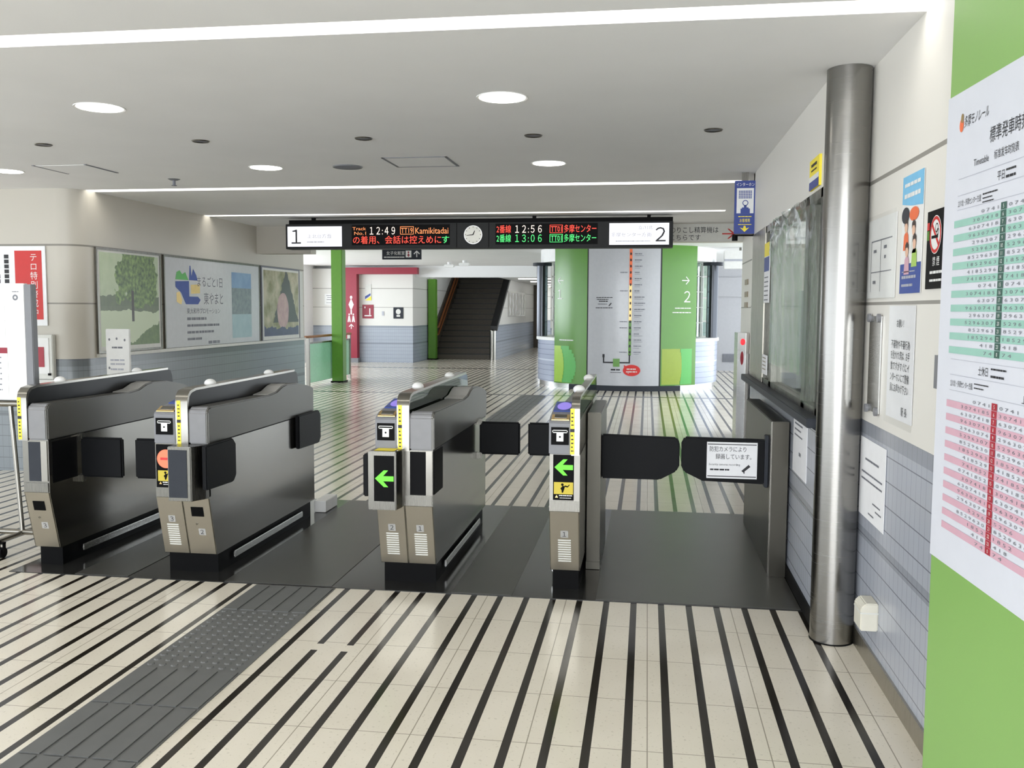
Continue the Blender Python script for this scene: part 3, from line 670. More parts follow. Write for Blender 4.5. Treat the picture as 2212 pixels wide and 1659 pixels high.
# fourth gate
g=thing('ticket_gate','slim fourth ticket gate with green arrow, beside the steel barrier','ticket gate',(-.415,5.5,0),GG)
body(g,-.49,-.332,False); strap_unit(g,-.378,-.335,False); slot_top(g,-.495,-.379); ticket_panel(g,-.495,-.379)
mk('inner_cover', B().box(-.379,GY+.01,.75,-.335,GB,.925),'steel_warm',g)
ff=front(-.418,GY); mk('display', B().slab(ff,-.053,.51,.055,.748,0,.004),'black',g); arrow(g,ff,.002,.683,.048,.0055)
yellow_warning(g,front(-.416,GY),.05,.515,.605,.0055)
low_panel(g,-.488,-.336,'1',True)
flap(g,-.50,-.768,6.04,.533,.752,None)
# ---------------- passage beside the gates
g=thing('barrier_post','low steel barrier box right of the fourth gate with black flap','barrier',(-.29,5.6,0),'steel barriers of the side passage')
mk('box_body', B().box(-.326,5.25,.0066,-.25,6.0,.915),'steel_dark',g,bevel=.004)
mk('foot', B().box(-.328,5.246,.0066,-.248,6.004,.05),'steel_dark',g)
fl=mk('gate_flap', B().prism([(-.252,.513),(.085,.513),(.18,.565),(.198,.60),(.198,.735),(.18,.765),(-.252,.775)],'y',5.385,5.415),'flap',g,bevel=.008)
g=thing('barrier_post','long steel barrier box along the office wall with black flap','barrier',(.745,5.9,0),'steel barriers of the side passage')
mk('box_body', B().box(.695,5.25,.004,.788,6.6,.885),'steel_dark',g,bevel=.004); mk('edge_strip', B().box(.690,5.246,.004,.698,5.262,.885),'steel_bright',g)
mk('hinge', B().box(.675,5.37,.49,.697,5.43,.79),'dark_panel',g,bevel=.004)
mk('gate_flap', B().prism([(.208,.60),(.225,.565),(.33,.515),(.68,.505),(.68,.765),(.225,.77),(.208,.735)],'y',5.385,5.415),'flap',g,bevel=.008)
o=mk('flap_notice', B().box(.352,5.380,.535,.635,5.384,.745),'paper',None,'white camera notice fixed to the black flap by the office wall','notice')
ff=front(.352,5.380)
b=B().text(ff,'防犯カメラにより',.118,.705,.034,.205).text(ff,'録画しています。',.15,.662,.034,.20).text(ff,'Security cameras recording',.10,.617,.017,.175).bars(ff,[(.02,.586,.13,.014)])
mk('lettering',b,'ink',o); mk('rule_lines', B().rect(ff,.005,.730,.278,.735).rect(ff,.005,.545,.278,.55),'ink',o)
mk('camera_picture', B().poly(ff,[(.196,.582),(.206,.572),(.246,.606),(.236,.618)],.0012).rect(ff,.208,.566,.214,.58),'ink',o)
o=mk('floor_box', B().box(-2.40,6.42,0.0065,-2.31,6.68,.09),'white',None,'small white box on the floor behind the second gate','box',bevel=.004)
# ================================================================ HANGING DEPARTURE BOARD
BY=10.4
r=thing('departure_board','long black departure board hung across the hall','departure board',(-1.96,BY+.1,2.19))
mk('casing', B().box(-4.19,BY,2.185,.265,BY+.2,2.472),'led_board',r,bevel=.004)
mk('top_bar', B().box(-4.16,BY+.03,2.472,.262,BY+.17,2.52),'black',r)
for x in (-3.88,-1.28,0): mk('hanger', B().box(x-.02,BY+.07,2.52,x+.02,BY+.11,CZ),'black',r)
mk('seams', B().box(-2.16,BY-.002,2.19,-2.152,BY,2.468).box(-1.79,BY-.002,2.19,-1.782,BY,2.468),'black',r)
ff=front(0,BY)
p=mk('platform_screen', B().slab(ff,-4.165,2.212,-3.51,2.443,0,.004),'lcd_white',r)
mk('lettering', B().text(ff,'１',-4.06,2.325,.22,None,'c',.006),'ink',p); mk('faint_lettering', B().text(ff,'上北台方面',-3.78,2.33,.05,.29,'c',.006).bars(ff,[(-3.93,2.265,-3.72,.018)],.006),'ink_faint',p)
p=mk('platform_screen', B().slab(ff,-.432,2.215,.222,2.452,0,.004),'lcd_white',r)
mk('lettering', B().text(ff,'２',.13,2.325,.21,None,'c',.006),'ink',p)
mk('faint_lettering', B().text(ff,'立川北',-.035,2.402,.045,.16,'c',.006).text(ff,'多摩センター方面',-.19,2.325,.05,.44,'c',.006).bars(ff,[(-.36,2.255,.02,.014)],.006),'ink_faint',p)
p=mk('train_display', B().slab(ff,-3.39,2.225,-2.235,2.456,0,.002),'black',r)
D=.004
mk('red_lettering', B().text(ff,'の着用、会話は控えめに',-2.855,2.283,.098,1.04,'c',D),'led_red',p); mk('green_lettering', B().text(ff,'す',-2.285,2.283,.096,.085,'c',D),'led_green',p)
mk('orange_lettering', B().text(ff,'Track',-3.30,2.415,.052,.16,'c',D).text(ff,'No.1',-3.29,2.362,.052,.14,'c',D).text(ff,'Kamikitadai',-2.445,2.388,.10,.385,'c',D),'led_orange',p)
b=B()
for u in (-2.815,-2.662): b.rect(ff,u,2.345,u+.006,2.435,D)
b.rect(ff,-2.815,2.345,-2.656,2.351,D).rect(ff,-2.815,2.429,-2.656,2.435,D).text(ff,'TT19',-2.737,2.39,.085,.135,'c',D); mk('code_lettering',b,'led_orange',p)
mk('time_lettering', B().text(ff,'１２:４９',-3.025,2.388,.115,.30,'c',D),'led_white',p)
p=mk('train_display', B().slab(ff,-1.71,2.225,-.56,2.456,0,.002),'black',r)
for nm,mt,z,t in (('red_lettering','led_red',2.395,'１２:５６'),('green_lettering','led_green',2.292,'１３:０６')):
    mk('track_'+nm, B().text(ff,'2番線',-1.615,z,.095,.165,'c',D),mt,p); mk('destination_'+nm, B().text(ff,'多摩センター',-.755,z,.095,.36,'c',D),mt,p)
    b=B().text(ff,'TT01',-1.022,z,.088,.12,'c',D)
    for u in (-1.095,-.955): b.rect(ff,u,z-.045,u+.006,z+.045,D)
    b.rect(ff,-1.095,z-.045,-.95,z-.04,D).rect(ff,-1.095,z+.04,-.95,z+.045,D); mk('code_'+nm,b,mt,p)
    mk('time_lettering', B().text(ff,t,-1.335,z,.11,.30,'c',D),'led_white' if z>2.35 else 'led_green',p)
ck=mk('clock', B().cyl((-1.965,BY+.002,2.335),(-1.965,BY-.012,2.335),.105,40),'steel_h',r,smooth=True)
cf=front(-1.965,BY-.012,2.335)
mk('clock_face', B().disc(cf,0,0,.098,.098,.001,40),'offwhite',ck)
b=B()
for k in range(12):
    a=math.pi/6*k; b.poly(cf,[(.08*math.sin(a)-.003*math.cos(a),.08*math.cos(a)+.003*math.sin(a)),(.08*math.sin(a)+.003*math.cos(a),.08*math.cos(a)-.003*math.sin(a)),(.093*math.sin(a)+.003*math.cos(a),.093*math.cos(a)-.003*math.sin(a)),(.093*math.sin(a)-.003*math.cos(a),.093*math.cos(a)+.003*math.sin(a))],.002)
def hand(b,a,l,w): b.poly(cf,[(-w*math.cos(a),w*math.sin(a)),(w*math.cos(a),-w*math.sin(a)),(l*math.sin(a)+w*.6*math.cos(a),l*math.cos(a)-w*.6*math.sin(a)),(l*math.sin(a)-w*.6*math.cos(a),l*math.cos(a)+w*.6*math.sin(a))],.003)
mk('hour_marks',b,'ink',ck); b=B(); hand(b,math.radians(22),.05,.006); hand(b,math.radians(265),.075,.0045); mk('clock_hands',b,'black',ck)
# small hanging restroom sign
r=thing('hanging_sign','small dark hanging restroom sign with white arrow under the departure board','sign',(-3.77,14.0,2.26))
mk('sign_box', B().box(-4.08,14.0,2.255,-3.465,14.05,2.405),'dark_panel',r); 
for x in (-3.98,-3.57): mk('rod', B().cyl((x,14.025,2.405),(x,14.025,2.68),.008,8),'steel',r)
ff=front(-4.08,14.0)
mk('lettering', B().text(ff,'女子化粧室',.215,2.352,.062,.29).bars(ff,[(.03,2.29,.36,.022)]).rect(ff,.543,2.29,.557,2.375).poly(ff,[(.55,2.392),(.50,2.345),(.51,2.332),(.55,2.368),(.59,2.332),(.60,2.345)]),'white',r)
mk('symbol_panel', B().rect(ff,.375,2.285,.465,2.39),'white',r); mk('red_symbol', B().disc(ff,.42,2.365,.012,.014,.002).poly(ff,[(.42,2.352),(.443,2.312),(.397,2.312)],.002).rect(ff,.412,2.295,.428,2.315,.002),'crimson',r)
# fare adjustment sign on the bulkhead
o=mk('wall_sign', B().box(.22,11.488,2.325,1.12,11.5,2.535),'offwhite',None,'white sign with red arrow to the fare adjustment machine, right of the departure board','sign')
ff=front(.22,11.488)
mk('lettering', B().text(ff,'のりこし精算機は',.325,2.462,.08,.57).text(ff,'こちらです',.22,2.372,.08,.36),'ink',o)
mk('red_arrow', B().rect(ff,.655,2.407,.79,2.423).poly(ff,[(.81,2.415),(.735,2.475),(.715,2.475),(.78,2.415)],.0012).poly(ff,[(.81,2.415),(.78,2.415),(.715,2.355),(.735,2.355)],.0012),'red',o)
# ================================================================ LEFT-HAND SIDE
LX=-5.03
def lp(name,y0,y1,z0,z1,label,mat='white',cat='poster',t=.02):
    o=mk(name,B().box(LX,y0,z0,LX+t,y1,z1),mat,None,label,cat,'framed posters on the left wall'); return o,on_left(LX+t,y0)
def frame(o,ff,w,z0,z1,mat='steel'):
    mk('poster_frame', B().slab(ff,-.02,z0-.02,.0,z1+.02,-.01,.006).slab(ff,w,z0-.02,w+.02,z1+.02,-.01,.006).slab(ff,0,z1,w,z1+.02,-.01,.006).slab(ff,0,z0-.02,w,z0,-.01,.006),mat,o)
def photo_mat(name,kind):
    m,N,L,p=new_mat(name); b=NB(N,L); pos,x,y,z=world_xyz(N,L); p.inputs['Roughness'].default_value=.3
    def nz(s,d=4):
        n=N.new('ShaderNodeTexNoise'); n.inputs['Scale'].default_value=s; n.inputs['Detail'].default_value=d; L.new(pos,n.inputs['Vector']); return n.outputs['Fac']
    if kind=='tree':
        c=b.mix(nz(9), rgb(160,180,140), rgb(196,206,176))
        dy=b.op('SUBTRACT',y,8.56); dz=b.op('SUBTRACT',z,1.80)
        rr=b.op('ADD', b.op('ADD', b.op('MULTIPLY',b.op('MULTIPLY',dy,dy),5.5), b.op('MULTIPLY',b.op('MULTIPLY',dz,dz),10)), b.op('MULTIPLY',b.op('SUBTRACT',nz(4.5,6),.5),2.6))
        leaf=b.mix(b.op('MULTIPLY_ADD',b.op('SUBTRACT',nz(26),.5),2.6,.5,clamp=True), rgb(44,70,30), rgb(136,164,92))
        ground=b.op('MULTIPLY',b.op('LESS_THAN',z,1.51),b.op('GREATER_THAN',b.op('ADD',z,b.op('MULTIPLY',nz(5),.04)),0))
        c=b.mix(ground,c,rgb(196,208,176))
        hedge=b.band(b.op('ADD',z,b.op('MULTIPLY',nz(6),.12)),1.52,1.68); c=b.mix(b.op('MULTIPLY',hedge,.85),c,b.mix(nz(20),rgb(40,52,30),rgb(88,104,62)))
        c=b.mix(b.op('LESS_THAN',rr,.95),c,leaf)
        shade=b.op('MULTIPLY',b.op('LESS_THAN',b.op('ADD',b.op('MULTIPLY',b.op('SUBTRACT',z,1.2),2.6),b.op('ADD',b.op('MULTIPLY',b.op('SUBTRACT',8.75,y),1.1),b.op('MULTIPLY',nz(8),.5))),.42),b.op('LESS_THAN',z,1.42))
        c=b.mix(shade,c,b.mix(nz(22),rgb(62,88,44),rgb(120,142,84)))
        trunk=b.op('MULTIPLY',b.op('LESS_THAN',b.op('ABSOLUTE',b.op('SUBTRACT',y,8.50)),.022),b.band(z,1.36,1.66)); c=b.mix(trunk,c,rgb(50,42,34))
    elif kind=='lake':
        c=b.mix(nz(6), rgb(96,130,178), rgb(150,180,206))
        town=b.band(z,1.40,1.74); c=b.mix(b.op('MULTIPLY',town,.9),c,b.mix(nz(18),rgb(84,96,104),rgb(158,166,160)))
        c=b.mix(b.op('LESS_THAN',z,1.42),c,b.mix(nz(10),rgb(150,176,184),rgb(172,194,198)))
    else:
        c=b.mix(b.op('MULTIPLY_ADD',b.op('SUBTRACT',nz(5),.5),3,.5,clamp=True), rgb(112,110,60), rgb(188,176,150))
        pass
        wv=b.op('MULTIPLY',b.op('SUBTRACT',nz(6),.5),.25)
        c=b.mix(b.op('MULTIPLY',b.op('LESS_THAN',b.op('ADD',b.op('ABSOLUTE',b.op('SUBTRACT',y,12.42)),wv),b.op('MULTIPLY',b.op('SUBTRACT',2.05,z),.62)),b.op('GREATER_THAN',z,1.3)),c,rgb(50,42,42))
        e1=b.op('SUBTRACT',y,12.30); e2=b.op('SUBTRACT',z,1.46)
        c=b.mix(b.op('LESS_THAN',b.op('ADD',b.op('ADD',b.op('MULTIPLY',b.op('MULTIPLY',e1,e1),12),b.op('MULTIPLY',b.op('MULTIPLY',e2,e2),8)),wv),.5),c,b.mix(nz(12),rgb(150,108,118),rgb(206,172,164)))
        c=b.mix(b.op('LESS_THAN',b.op('ADD',z,b.op('MULTIPLY',nz(6),.2)),1.33),c,b.mix(nz(9),rgb(34,34,72),rgb(70,66,108)))
    L.new(c,p.inputs['Base Color']); MATS[name]=m
photo_mat('photo_tree','tree'); photo_mat('photo_lake','lake'); photo_mat('photo_portrait','portrait')
o,ff=lp('poster',7.92,9.02,1.09,2.03,'large framed photograph of a green tree in a park on the left wall','offwhite')
mk('photograph', B().rect(ff,.03,1.13,1.07,2.01,.001),'photo_tree',o); frame(o,ff,1.1,1.09,2.03)
o,ff=lp('poster',9.12,11.50,1.07,2.03,'large white poster with blue, green and yellow emblem on the left wall','grey_map'); frame(o,ff,2.38,1.07,2.03)
u0=.22
mk('green_hill', B().poly(ff,[(u0,1.80),(u0+.03,1.88),(u0+.10,1.90),(u0+.15,1.86),(u0+.22,1.885),(u0+.29,1.80)]),'mid_green',o)
mk('blue_town', B().poly(ff,[(u0+.30,1.80),(u0+.32,1.96),(u0+.34,1.96),(u0+.36,1.85),(u0+.40,1.93),(u0+.47,1.86),(u0+.50,1.80)]).poly(ff,[(u0,1.78),(u0+.30,1.79),(u0+.30,1.62),(u0+.50,1.62),(u0+.56,1.585),(u0+.50,1.535),(u0+.22,1.535),(u0+.12,1.66),(u0,1.72)]),'navy',o)
mk('yellow_shape', B().poly(ff,[(u0+.02,1.66),(u0+.09,1.67),(u0+.14,1.58),(u0+.12,1.53),(u0+.02,1.56)]).poly(ff,[(u0+.34,1.65),(u0+.55,1.66),(u0+.55,1.76),(u0+.34,1.75)]),'gold',o)
mk('heading', B().text(ff,'まるごと1日',1.02,1.79,.13,.62).text(ff,'東やまと',1.10,1.60,.15,.48),'ink_soft',o)
b=B().text(ff,'東大和市プロモーション',.86,1.46,.07,.80)
b.bars(ff,[(.46,1.375,.92,.045),(.46,1.30,1.24,.04),(.46,1.225,1.1,.04),(.46,1.15,.80,.04),(.95,1.10,1.24,.05)],.001); mk('lettering',b,'ink_soft',o)
mk('lake_photograph', B().rect(ff,1.58,1.13,2.14,1.93,.001),'photo_lake',o)
o,ff=lp('poster',11.60,13.06,1.07,2.03,'framed dark and olive portrait poster at the far end of the left wall','offwhite')
mk('photograph', B().rect(ff,.05,1.12,1.27,2.0,.001),'photo_portrait',o); frame(o,ff,1.30,1.07,2.03,'ink_soft')
struct('trim_6', B().box(LX,7.9,1.035,LX+.035,13.12,1.065),'offwhite')
# red terror alert poster on the wall facing the camera
o=mk('poster', B().box(-6.4,7.636,1.33,-5.33,7.646,2.04),'paper',None,'white poster with red vertical title at the left edge','poster')
ff=front(-6.4,7.636)
mk('red_panel', B().rect(ff,.77,1.385,1.035,2.0),'red',o); b=B()
for i,ch in enumerate('テロ特別警戒中'): b.text(ff,ch,.955,1.94-i*.082,.075,None,'c',.002)
mk('title_lettering',b,'white',o); b=B()
for j in range(8):
    for i in range(12):
        if i not in (3,7) or j%2: b.rect(ff,.05+j*.088,1.93-i*.044,.095+j*.088,1.965-i*.044)
mk('lettering',b,'ink',o)
# hydrant box
r=thing('hydrant_box','white fire hydrant box with a red panel on the left wall, behind the notice board','hydrant box',(-5.4,7.62,.8))
mk('box_body', B().box(-5.75,7.60,.85,-5.265,7.65,1.25),'offwhite',r,bevel=.006); mk('door', B().box(-5.72,7.595,.90,-5.30,7.602,1.22),'white',r)
mk('red_panel', B().box(-5.6,7.591,.96,-5.345,7.596,1.14),'dark_red',r); mk('latch', B().box(-5.31,7.588,.885,-5.285,7.60,.905),'black',r)
mk('lower_box', B().box(-5.75,7.62,.72,-5.265,7.65,.845),'offwhite',r)
# standing notice behind the first gate
r=thing('standing_notice','narrow white standing notice with small dark dots, behind the leftmost gate','notice stand',(-3.96,6.5,0))
mk('board', B().box(-4.055,6.49,.60,-3.862,6.51,1.335),'white',r,bevel=.004); mk('foot', B().box(-4.1,6.35,0,-3.82,6.65,.02).cyl((-3.96,6.5,.02),(-3.96,6.5,.6),.012,10),'steel',r)
ff=front(-3.96,6.49); b=B()
for u,v in ((-.065,1.255),(-.005,1.262),(.06,1.252),(-.07,1.04),(.08,1.0)): b.disc(ff,u,v,.008,.010,.001,12)
b.bars(ff,[(-.045,1.195,.05,.02)]); mk('print',b,'ink_soft',r)
mk('faint_print', B().bars(ff,[(-.06,1.10,.06,.02),(-.06,1.07,.06,.02),(-.06,1.03,.05,.02),(-.03,.98,.03,.03)]),'ink_faint',r)
# wheeled notice board at the left edge
WY=5.16
r=thing('notice_board','white wheeled notice board with steel frame cut by the left edge','notice board',(-4.3,WY,0))
mk('board', B().box(-5.0,WY-.02,.93,-3.735,WY+.02,1.64),'white',r,bevel=.004)
mk('side_edge', B().box(-3.735,WY-.025,.93,-3.685,WY+.025,1.635),'slot_grey',r,bevel=.004)
mk('frame', B().tube([(-5.0,WY,.905),(-3.66,WY,.905)],.02).tube([(-3.87,WY,.905),(-3.82,WY,.10)],.014).tube([(-4.9,WY,.905),(-4.9,WY,.10)],.014).tube([(-5.0,WY,.105),(-3.70,WY,.105)],.018).tube([(-3.82,WY-.25,.10),(-3.82,WY+.25,.10)],.014).tube([(-4.9,WY-.25,.10),(-4.9,WY+.25,.10)],.014),'steel_bright',r,smooth=True)
for x,y in ((-3.80,WY-.22),(-3.80,WY+.22),(-4.9,WY-.22),(-4.9,WY+.22)):
    w=mk('caster', B().cyl((x-.014,y,.032),(x+.014,y,.032),.032,18),'black_rubber',r,smooth=True); mk('caster_fork', B().box(x-.02,y-.012,.03,x-.015,y+.012,.09).box(x+.015,y-.012,.03,x+.02,y+.012,.09).box(x-.02,y-.015,.085,x+.02,y+.015,.095),'black',w)
ff=front(-5.0,WY-.02)
for k,(u0,v0,u1,v1) in enumerate(((.5,1.43,1.13,1.545),(.5,1.27,1.13,1.42),(.5,.95,1.14,1.25))):
    p=mk('pinned_sheet', B().slab(ff,u0,v0,u1,v1,0,.002),'paper',r)
    if k==2: mk('pink_heading', B().rect(ff,u0,v1-.035,u1,v1,.003),'crimson',p)
    mk('lettering', B().bars(ff,[(u0+.3,v1-.06-.033*i,u1-.04,.012) for i in range(int((v1-v0-.05)/.033))],.003),'ink_soft',p)
mk('board_mark', B().ring(ff,1.205,1.555,.008,.018,.001,20).bars(ff,[(1.185,1.59,1.23,.008)]),'ink_soft',r)
# ================================================================ FAR HALL
# green posts
def gpost(x,y,h,label):
    r=thing('green_post',label,'post',(x,y,0),'green posts in the far hall')
    mk('shaft', B().box(x-.115,y-.115,.02,x+.115,y+.115,h),'green_post',r,bevel=.01); mk('base', B().box(x-.13,y-.15,0,x+.13,y+.15,.03),'black',r)
gpost(-6.19,18.1,2.675,'green square post standing inside the glass railing at the left')
gpost(-6.28,26.8,2.365,'green square post at the foot of the stairs beside the restroom wall')
r=thing('glass_railing','short green glass railing with wooden top rail behind the second gate','railing',(-6.34,17.9,0))
for y in (16.75,19.2): mk('rail_post', B().box(-6.37,y-.03,0,-6.31,y+.03,.93),'steel_bright',r)
mk('rail_glass', B().box(-6.346,16.8,.08,-6.334,19.15,.84),'frost_green',r); mk('top_rail', B().tube([(-6.34,16.6,.955),(-6.34,19.3,.955)],.025),'wood_rail',r,smooth=True); mk('clamps', B().box(-6.36,16.78,.82,-6.32,19.17,.85),'steel',r)
# red restroom frame
r=thing('restroom_portal','crimson restroom sign frame with white pictograms, upright and top beam','sign frame',(-7.3,24.9,0))
mk('upright', B().box(-8.27,24.78,.12,-7.955,24.995,2.62),'crimson',r); mk('top_beam', B().box(-7.955,24.78,2.44,-6.24,24.995,2.62),'crimson',r); mk('foot', B().box(-8.27,24.78,0,-7.93,24.995,.12),'slot_grey',r)
ff=front(-8.115,24.78); b=B().disc(ff,0,1.80,.035,.045,.002).poly(ff,[(0,1.77),(.075,1.60),(0,1.43),(-.075,1.60)],.002).rect(ff,-.02,1.33,.02,1.45,.002)
for u in (-.06,.06): b.disc(ff,u,1.35-.02,.02,.025,.002).poly(ff,[(u-.045,1.12),(u-.012,1.12),(u,1.2),(u+.012,1.12),(u+.045,1.12),(u+.02,1.29),(u-.02,1.29)],.002)
b.poly(ff,[(-.07,1.0),(0,1.07),(.07,1.0),(.055,.985),(.008,1.03),(.008,.93),(-.012,.93),(-.012,1.03),(-.055,.985)],.002); mk('pictograms',b,'white',r)
def wsign(x0,x1,z0,z1,mat,label,cat='sign',y=25.0,name='wall_sign'): return mk(name,B().box(x0,y-.015,z0,x1,y,z1),mat,None,label,cat),front(x0,y-.015)
o,ff=wsign(-7.86,-7.54,1.22,1.60,'crimson','square red notice on the restroom wall'); mk('print', B().rect(ff,.06,.06+1.22,.26,.09+1.22).rect(ff,.06,1.5,.09,1.55).rect(ff,.2,1.32,.23,1.5),'white',o)
o,ff=wsign(-6.97,-6.69,1.22,1.53,'dark_panel','square black notice with pale round figure on the restroom wall'); mk('figure', B().disc(ff,.14,1.41,.07,.075).rect(ff,.09,1.27,.19,1.32),'offwhite',o)
o,ff=wsign(-7.78,-7.60,1.72,2.17,'offwhite','tall pale notice with blue and yellow foot on the restroom wall'); mk('yellow_corner', B().poly(ff,[(0,1.72),(.18,1.72),(.18,1.84)]),'yellow',o); mk('blue_corner', B().poly(ff,[(0,1.75),(.16,1.86),(.16,1.92),(0,1.83)]),'navy',o)
o,ff=wsign(-7.30,-7.24,1.30,1.42,'ink_faint','small grey switch plate between the red and black notices','switch plate',name='switch_plate')
o,ff=wsign(-8.95,-8.50,1.60,1.90,'white','white notice with grey lines on the wall left of the red frame','notice',name='wall_notice'); mk('lettering', B().bars(ff,[(.05,1.85,.4,.025),(.08,1.8,.36,.025),(.06,1.74,.4,.03),(.05,1.65,.4,.02)]),'ink_soft',o)
o,ff=wsign(-8.66,-8.42,2.02,2.38,'lcd_white','small lit white sign box behind the green post','sign box',24.95,'sign_box')
# stairs
st=B();ns=B();n=16;rise,run=.168,.275
for i in range(n):
    y=27.0+i*run; st.box(-6.29,y,0 if i==0 else (i-1)*rise,-4.565,y+run+.02,(i+1)*rise); ns.box(-6.28,y-.012,(i+1)*rise-.025,-4.57,y+.05,(i+1)*rise+.004)
r=thing('staircase','dark staircase going up behind the restroom wall','stairs',(-5.42,29,0))
mk('steps',st,'stair_dark',r); mk('step_nosings',ns,'stair_nose',r)
sk=rise/run
r=thing('handrail','pair of brown wooden handrails on the left wall of the stairs','handrail',(-6.2,29,.9))
for dz,nm in ((.0,'upper_rail'),(-.22,'lower_rail')): mk(nm, B().tube([(-6.2,26.9,.95+dz),(-6.2,27.2,.95+dz),(-6.2,31.6,.95+dz+4.4*sk)],.03,8),'wood_rail',r,smooth=True)
mk('rail_board', B().prism([(27.1,.1),(31.8,.1+4.7*sk),(31.8,1.02+4.7*sk),(27.1,1.02)],'x',-6.295,-6.27),'stair_dark',r)
r=thing('newel_post','round polished steel newel at the right foot of the stairs','post',(-4.475,26.78,0)); mk('shaft', B().cyl((-4.475,26.78,0),(-4.475,26.78,.86),.095,24),'steel_bright',r,smooth=True)
mk('cap', B().ball((-4.475,26.78,.86),.095,.35),'steel_bright',r,smooth=True)
mk('handrail', B().prism([(26.9,.86),(32,.86+5.1*.59),(32,1.0+5.1*.59),(26.9,1.0)],'x',-4.56,-4.36),'stair_nose',None,'dark sloping capping on the right side wall of the stairs','handrail')
o=mk('reflection_panel', B().box(-4.4,29.2,1.25,-4.385,33.4,2.08),'steel_h',None,'added panel with painted reflection streaks on the corridor wall right of the stairs','panel')  # added panel, carries the painted reflections of the polished wall
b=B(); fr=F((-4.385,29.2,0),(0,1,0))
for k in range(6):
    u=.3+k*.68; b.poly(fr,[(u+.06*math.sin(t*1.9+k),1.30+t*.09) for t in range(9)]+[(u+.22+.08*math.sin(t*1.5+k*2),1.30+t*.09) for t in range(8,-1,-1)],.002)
mk('painted_reflections',b,'white',o)  # white wavy streaks painted in place of a reflection
for k in range(4):
    o=mk('linear_ceiling_light', B().box(-3.9,28.0+k*3,2.405,-.9,28.25+k*3,2.43),'lamp_far',None,('white linear light nearest in the corridor right of the stairs','second white linear light in the corridor','third white linear light in the corridor','farthest white linear light in the corridor')[k],'ceiling light','corridor linear lights')
# round kiosk
KX,KY=-.41,18.95
r=thing('round_kiosk','round tiled kiosk with curved green panels and a white route map','kiosk',(KX,KY,0))
m,N,L,p=new_mat('kiosk_tile'); nb=NB(N,L); pos,x,y,z=world_xyz(N,L)
ang=nb.op('ARCTAN2', nb.op('SUBTRACT',x,KX), nb.op('SUBTRACT',KY,y))
cc=nb.mix(nb.op('MAXIMUM',nb.line(z,.1,.02,.006),nb.op('MULTIPLY',nb.line(ang,.032,0,.002),.35)), rgb(164,172,192), rgb(100,108,128))
cc=nb.mix(nb.band(z,.50,.53),cc,rgb(196,204,218)); L.new(cc,p.inputs['Base Color']); p.inputs['Roughness'].default_value=.2; MATS['kiosk_tile']=m
mk('tiled_base', B().lathe(KX,KY,[(1.80,.10),(1.80,.90)],72),'kiosk_tile',r,smooth=True)
mk('kick_band', B().lathe(KX,KY,[(1.76,0),(1.76,.10),(1.80,.10)],72),'steel_h',r,smooth=True)
mk('cap_ring', B().lathe(KX,KY,[(1.80,.90),(1.83,.90),(1.83,.96),(1.5,.97),(1.5,.9)],72),'white',r,smooth=True)
mk('counter_top', B().lathe(KX,KY,[(1.5,.965),(.0001,.965)],48),'offwhite',r)
g_=B()
for i in range(24):
    a=2*math.pi*i/24
    if abs((a-3*math.pi/2+math.pi)%(2*math.pi)-math.pi)>1.0: g_.cyl((KX+1.5*math.cos(a),KY+1.5*math.sin(a),.96),(KX+1.5*math.cos(a),KY+1.5*math.sin(a),2.4),.012,8)
for z in (1.25,1.55,1.85,2.15):
    g_.tube([(KX+1.5*math.cos(a),KY+1.5*math.sin(a),z) for a in (math.radians(-30+i*6) for i in range(41))],.008,6)
mk('glazing_bars', g_,'offwhite',r); mk('glazing', B().lathe(KX,KY,[(1.49,.97),(1.49,2.4)],48),'glass_clear',r,smooth=True)
mk('canopy', B().lathe(KX,KY,[(1.0,2.42),(1.75,2.42),(1.75,2.68),(1.0,2.68)],48),'white',r,smooth=True)
for x,y in ((-2.09,18.5),(1.25,18.5)):
    c_=mk('steel_column', B().cyl((x,y,.96),(x,y,2.42),.11,24),'steel_far',r,smooth=True); mk('collar', B().cyl((x,y,2.36),(x,y,2.42),.19,24),'dark_panel',c_,smooth=True)
def arc_panel(name,u0,u1,mat,R=1.86,t=.03,z0=.10,z1=2.68):
    n=14; b=B(); fo=FC(KX,KY,R); vs=[]; fs=[]
    for i in range(n+1):
        u=u0+(u1-u0)*i/n
        vs+=[fo.p(u,z0,0),fo.p(u,z1,0),fo.p(u,z1,-t),fo.p(u,z0,-t)]
    for i in range(n):
        a=4*i; fs+=[(a,a+4,a+5,a+1),(a+1,a+5,a+6,a+2),(a+2,a+6,a+7,a+3),(a+3,a+7,a+4,a)]
    fs+=[(0,1,2,3),(4*n+3,4*n+2,4*n+1,4*n)]
    return mk(name,b.add(vs,fs),mat,r,smooth=True)
R=1.86; fc=FC(KX,KY,R)
gl=arc_panel('green_panel',-1.50,-.715,'green_panel'); gr=arc_panel('green_panel',.68,1.46,'green_panel'); mp=arc_panel('route_map_panel',-.69,.65,'map_grey',R+.004)
arc_panel('dark_joint',-.715,-.69,'ink',R-.004); arc_panel('dark_joint',.65,.68,'ink',R-.004)
arc_panel('base_strip',-1.1,1.1,'dark_panel',R,.03,0,.095)
b=B();c2=B()
for k in range(10):
    v0,v1=.12+.069*k,.12+.069*(k+1)
    f=lambda v:.5*math.sqrt(max(0,1-((v-.43)/.44)**2))
    b.rect(fc,-1.49,v0,-1.49+.12+.86*f((v0+v1)/2),v1,.003)
    c2.rect(fc,-1.49,v0,-1.49+.06+.40*f((v0+v1)/2),v1,.006)
mk('leaf_shape',b,'mid_green',gl); mk('lime_shape',c2,'lime',gl)
mk('lettering', B().text(fc,'←',-1.33,2.05,.22,None,'c',.004).text(fc,'１',-1.35,1.78,.24,None,'c',.004).bars(fc,[(-1.35,.92,-1.0,.03)],.004),'white',gl)
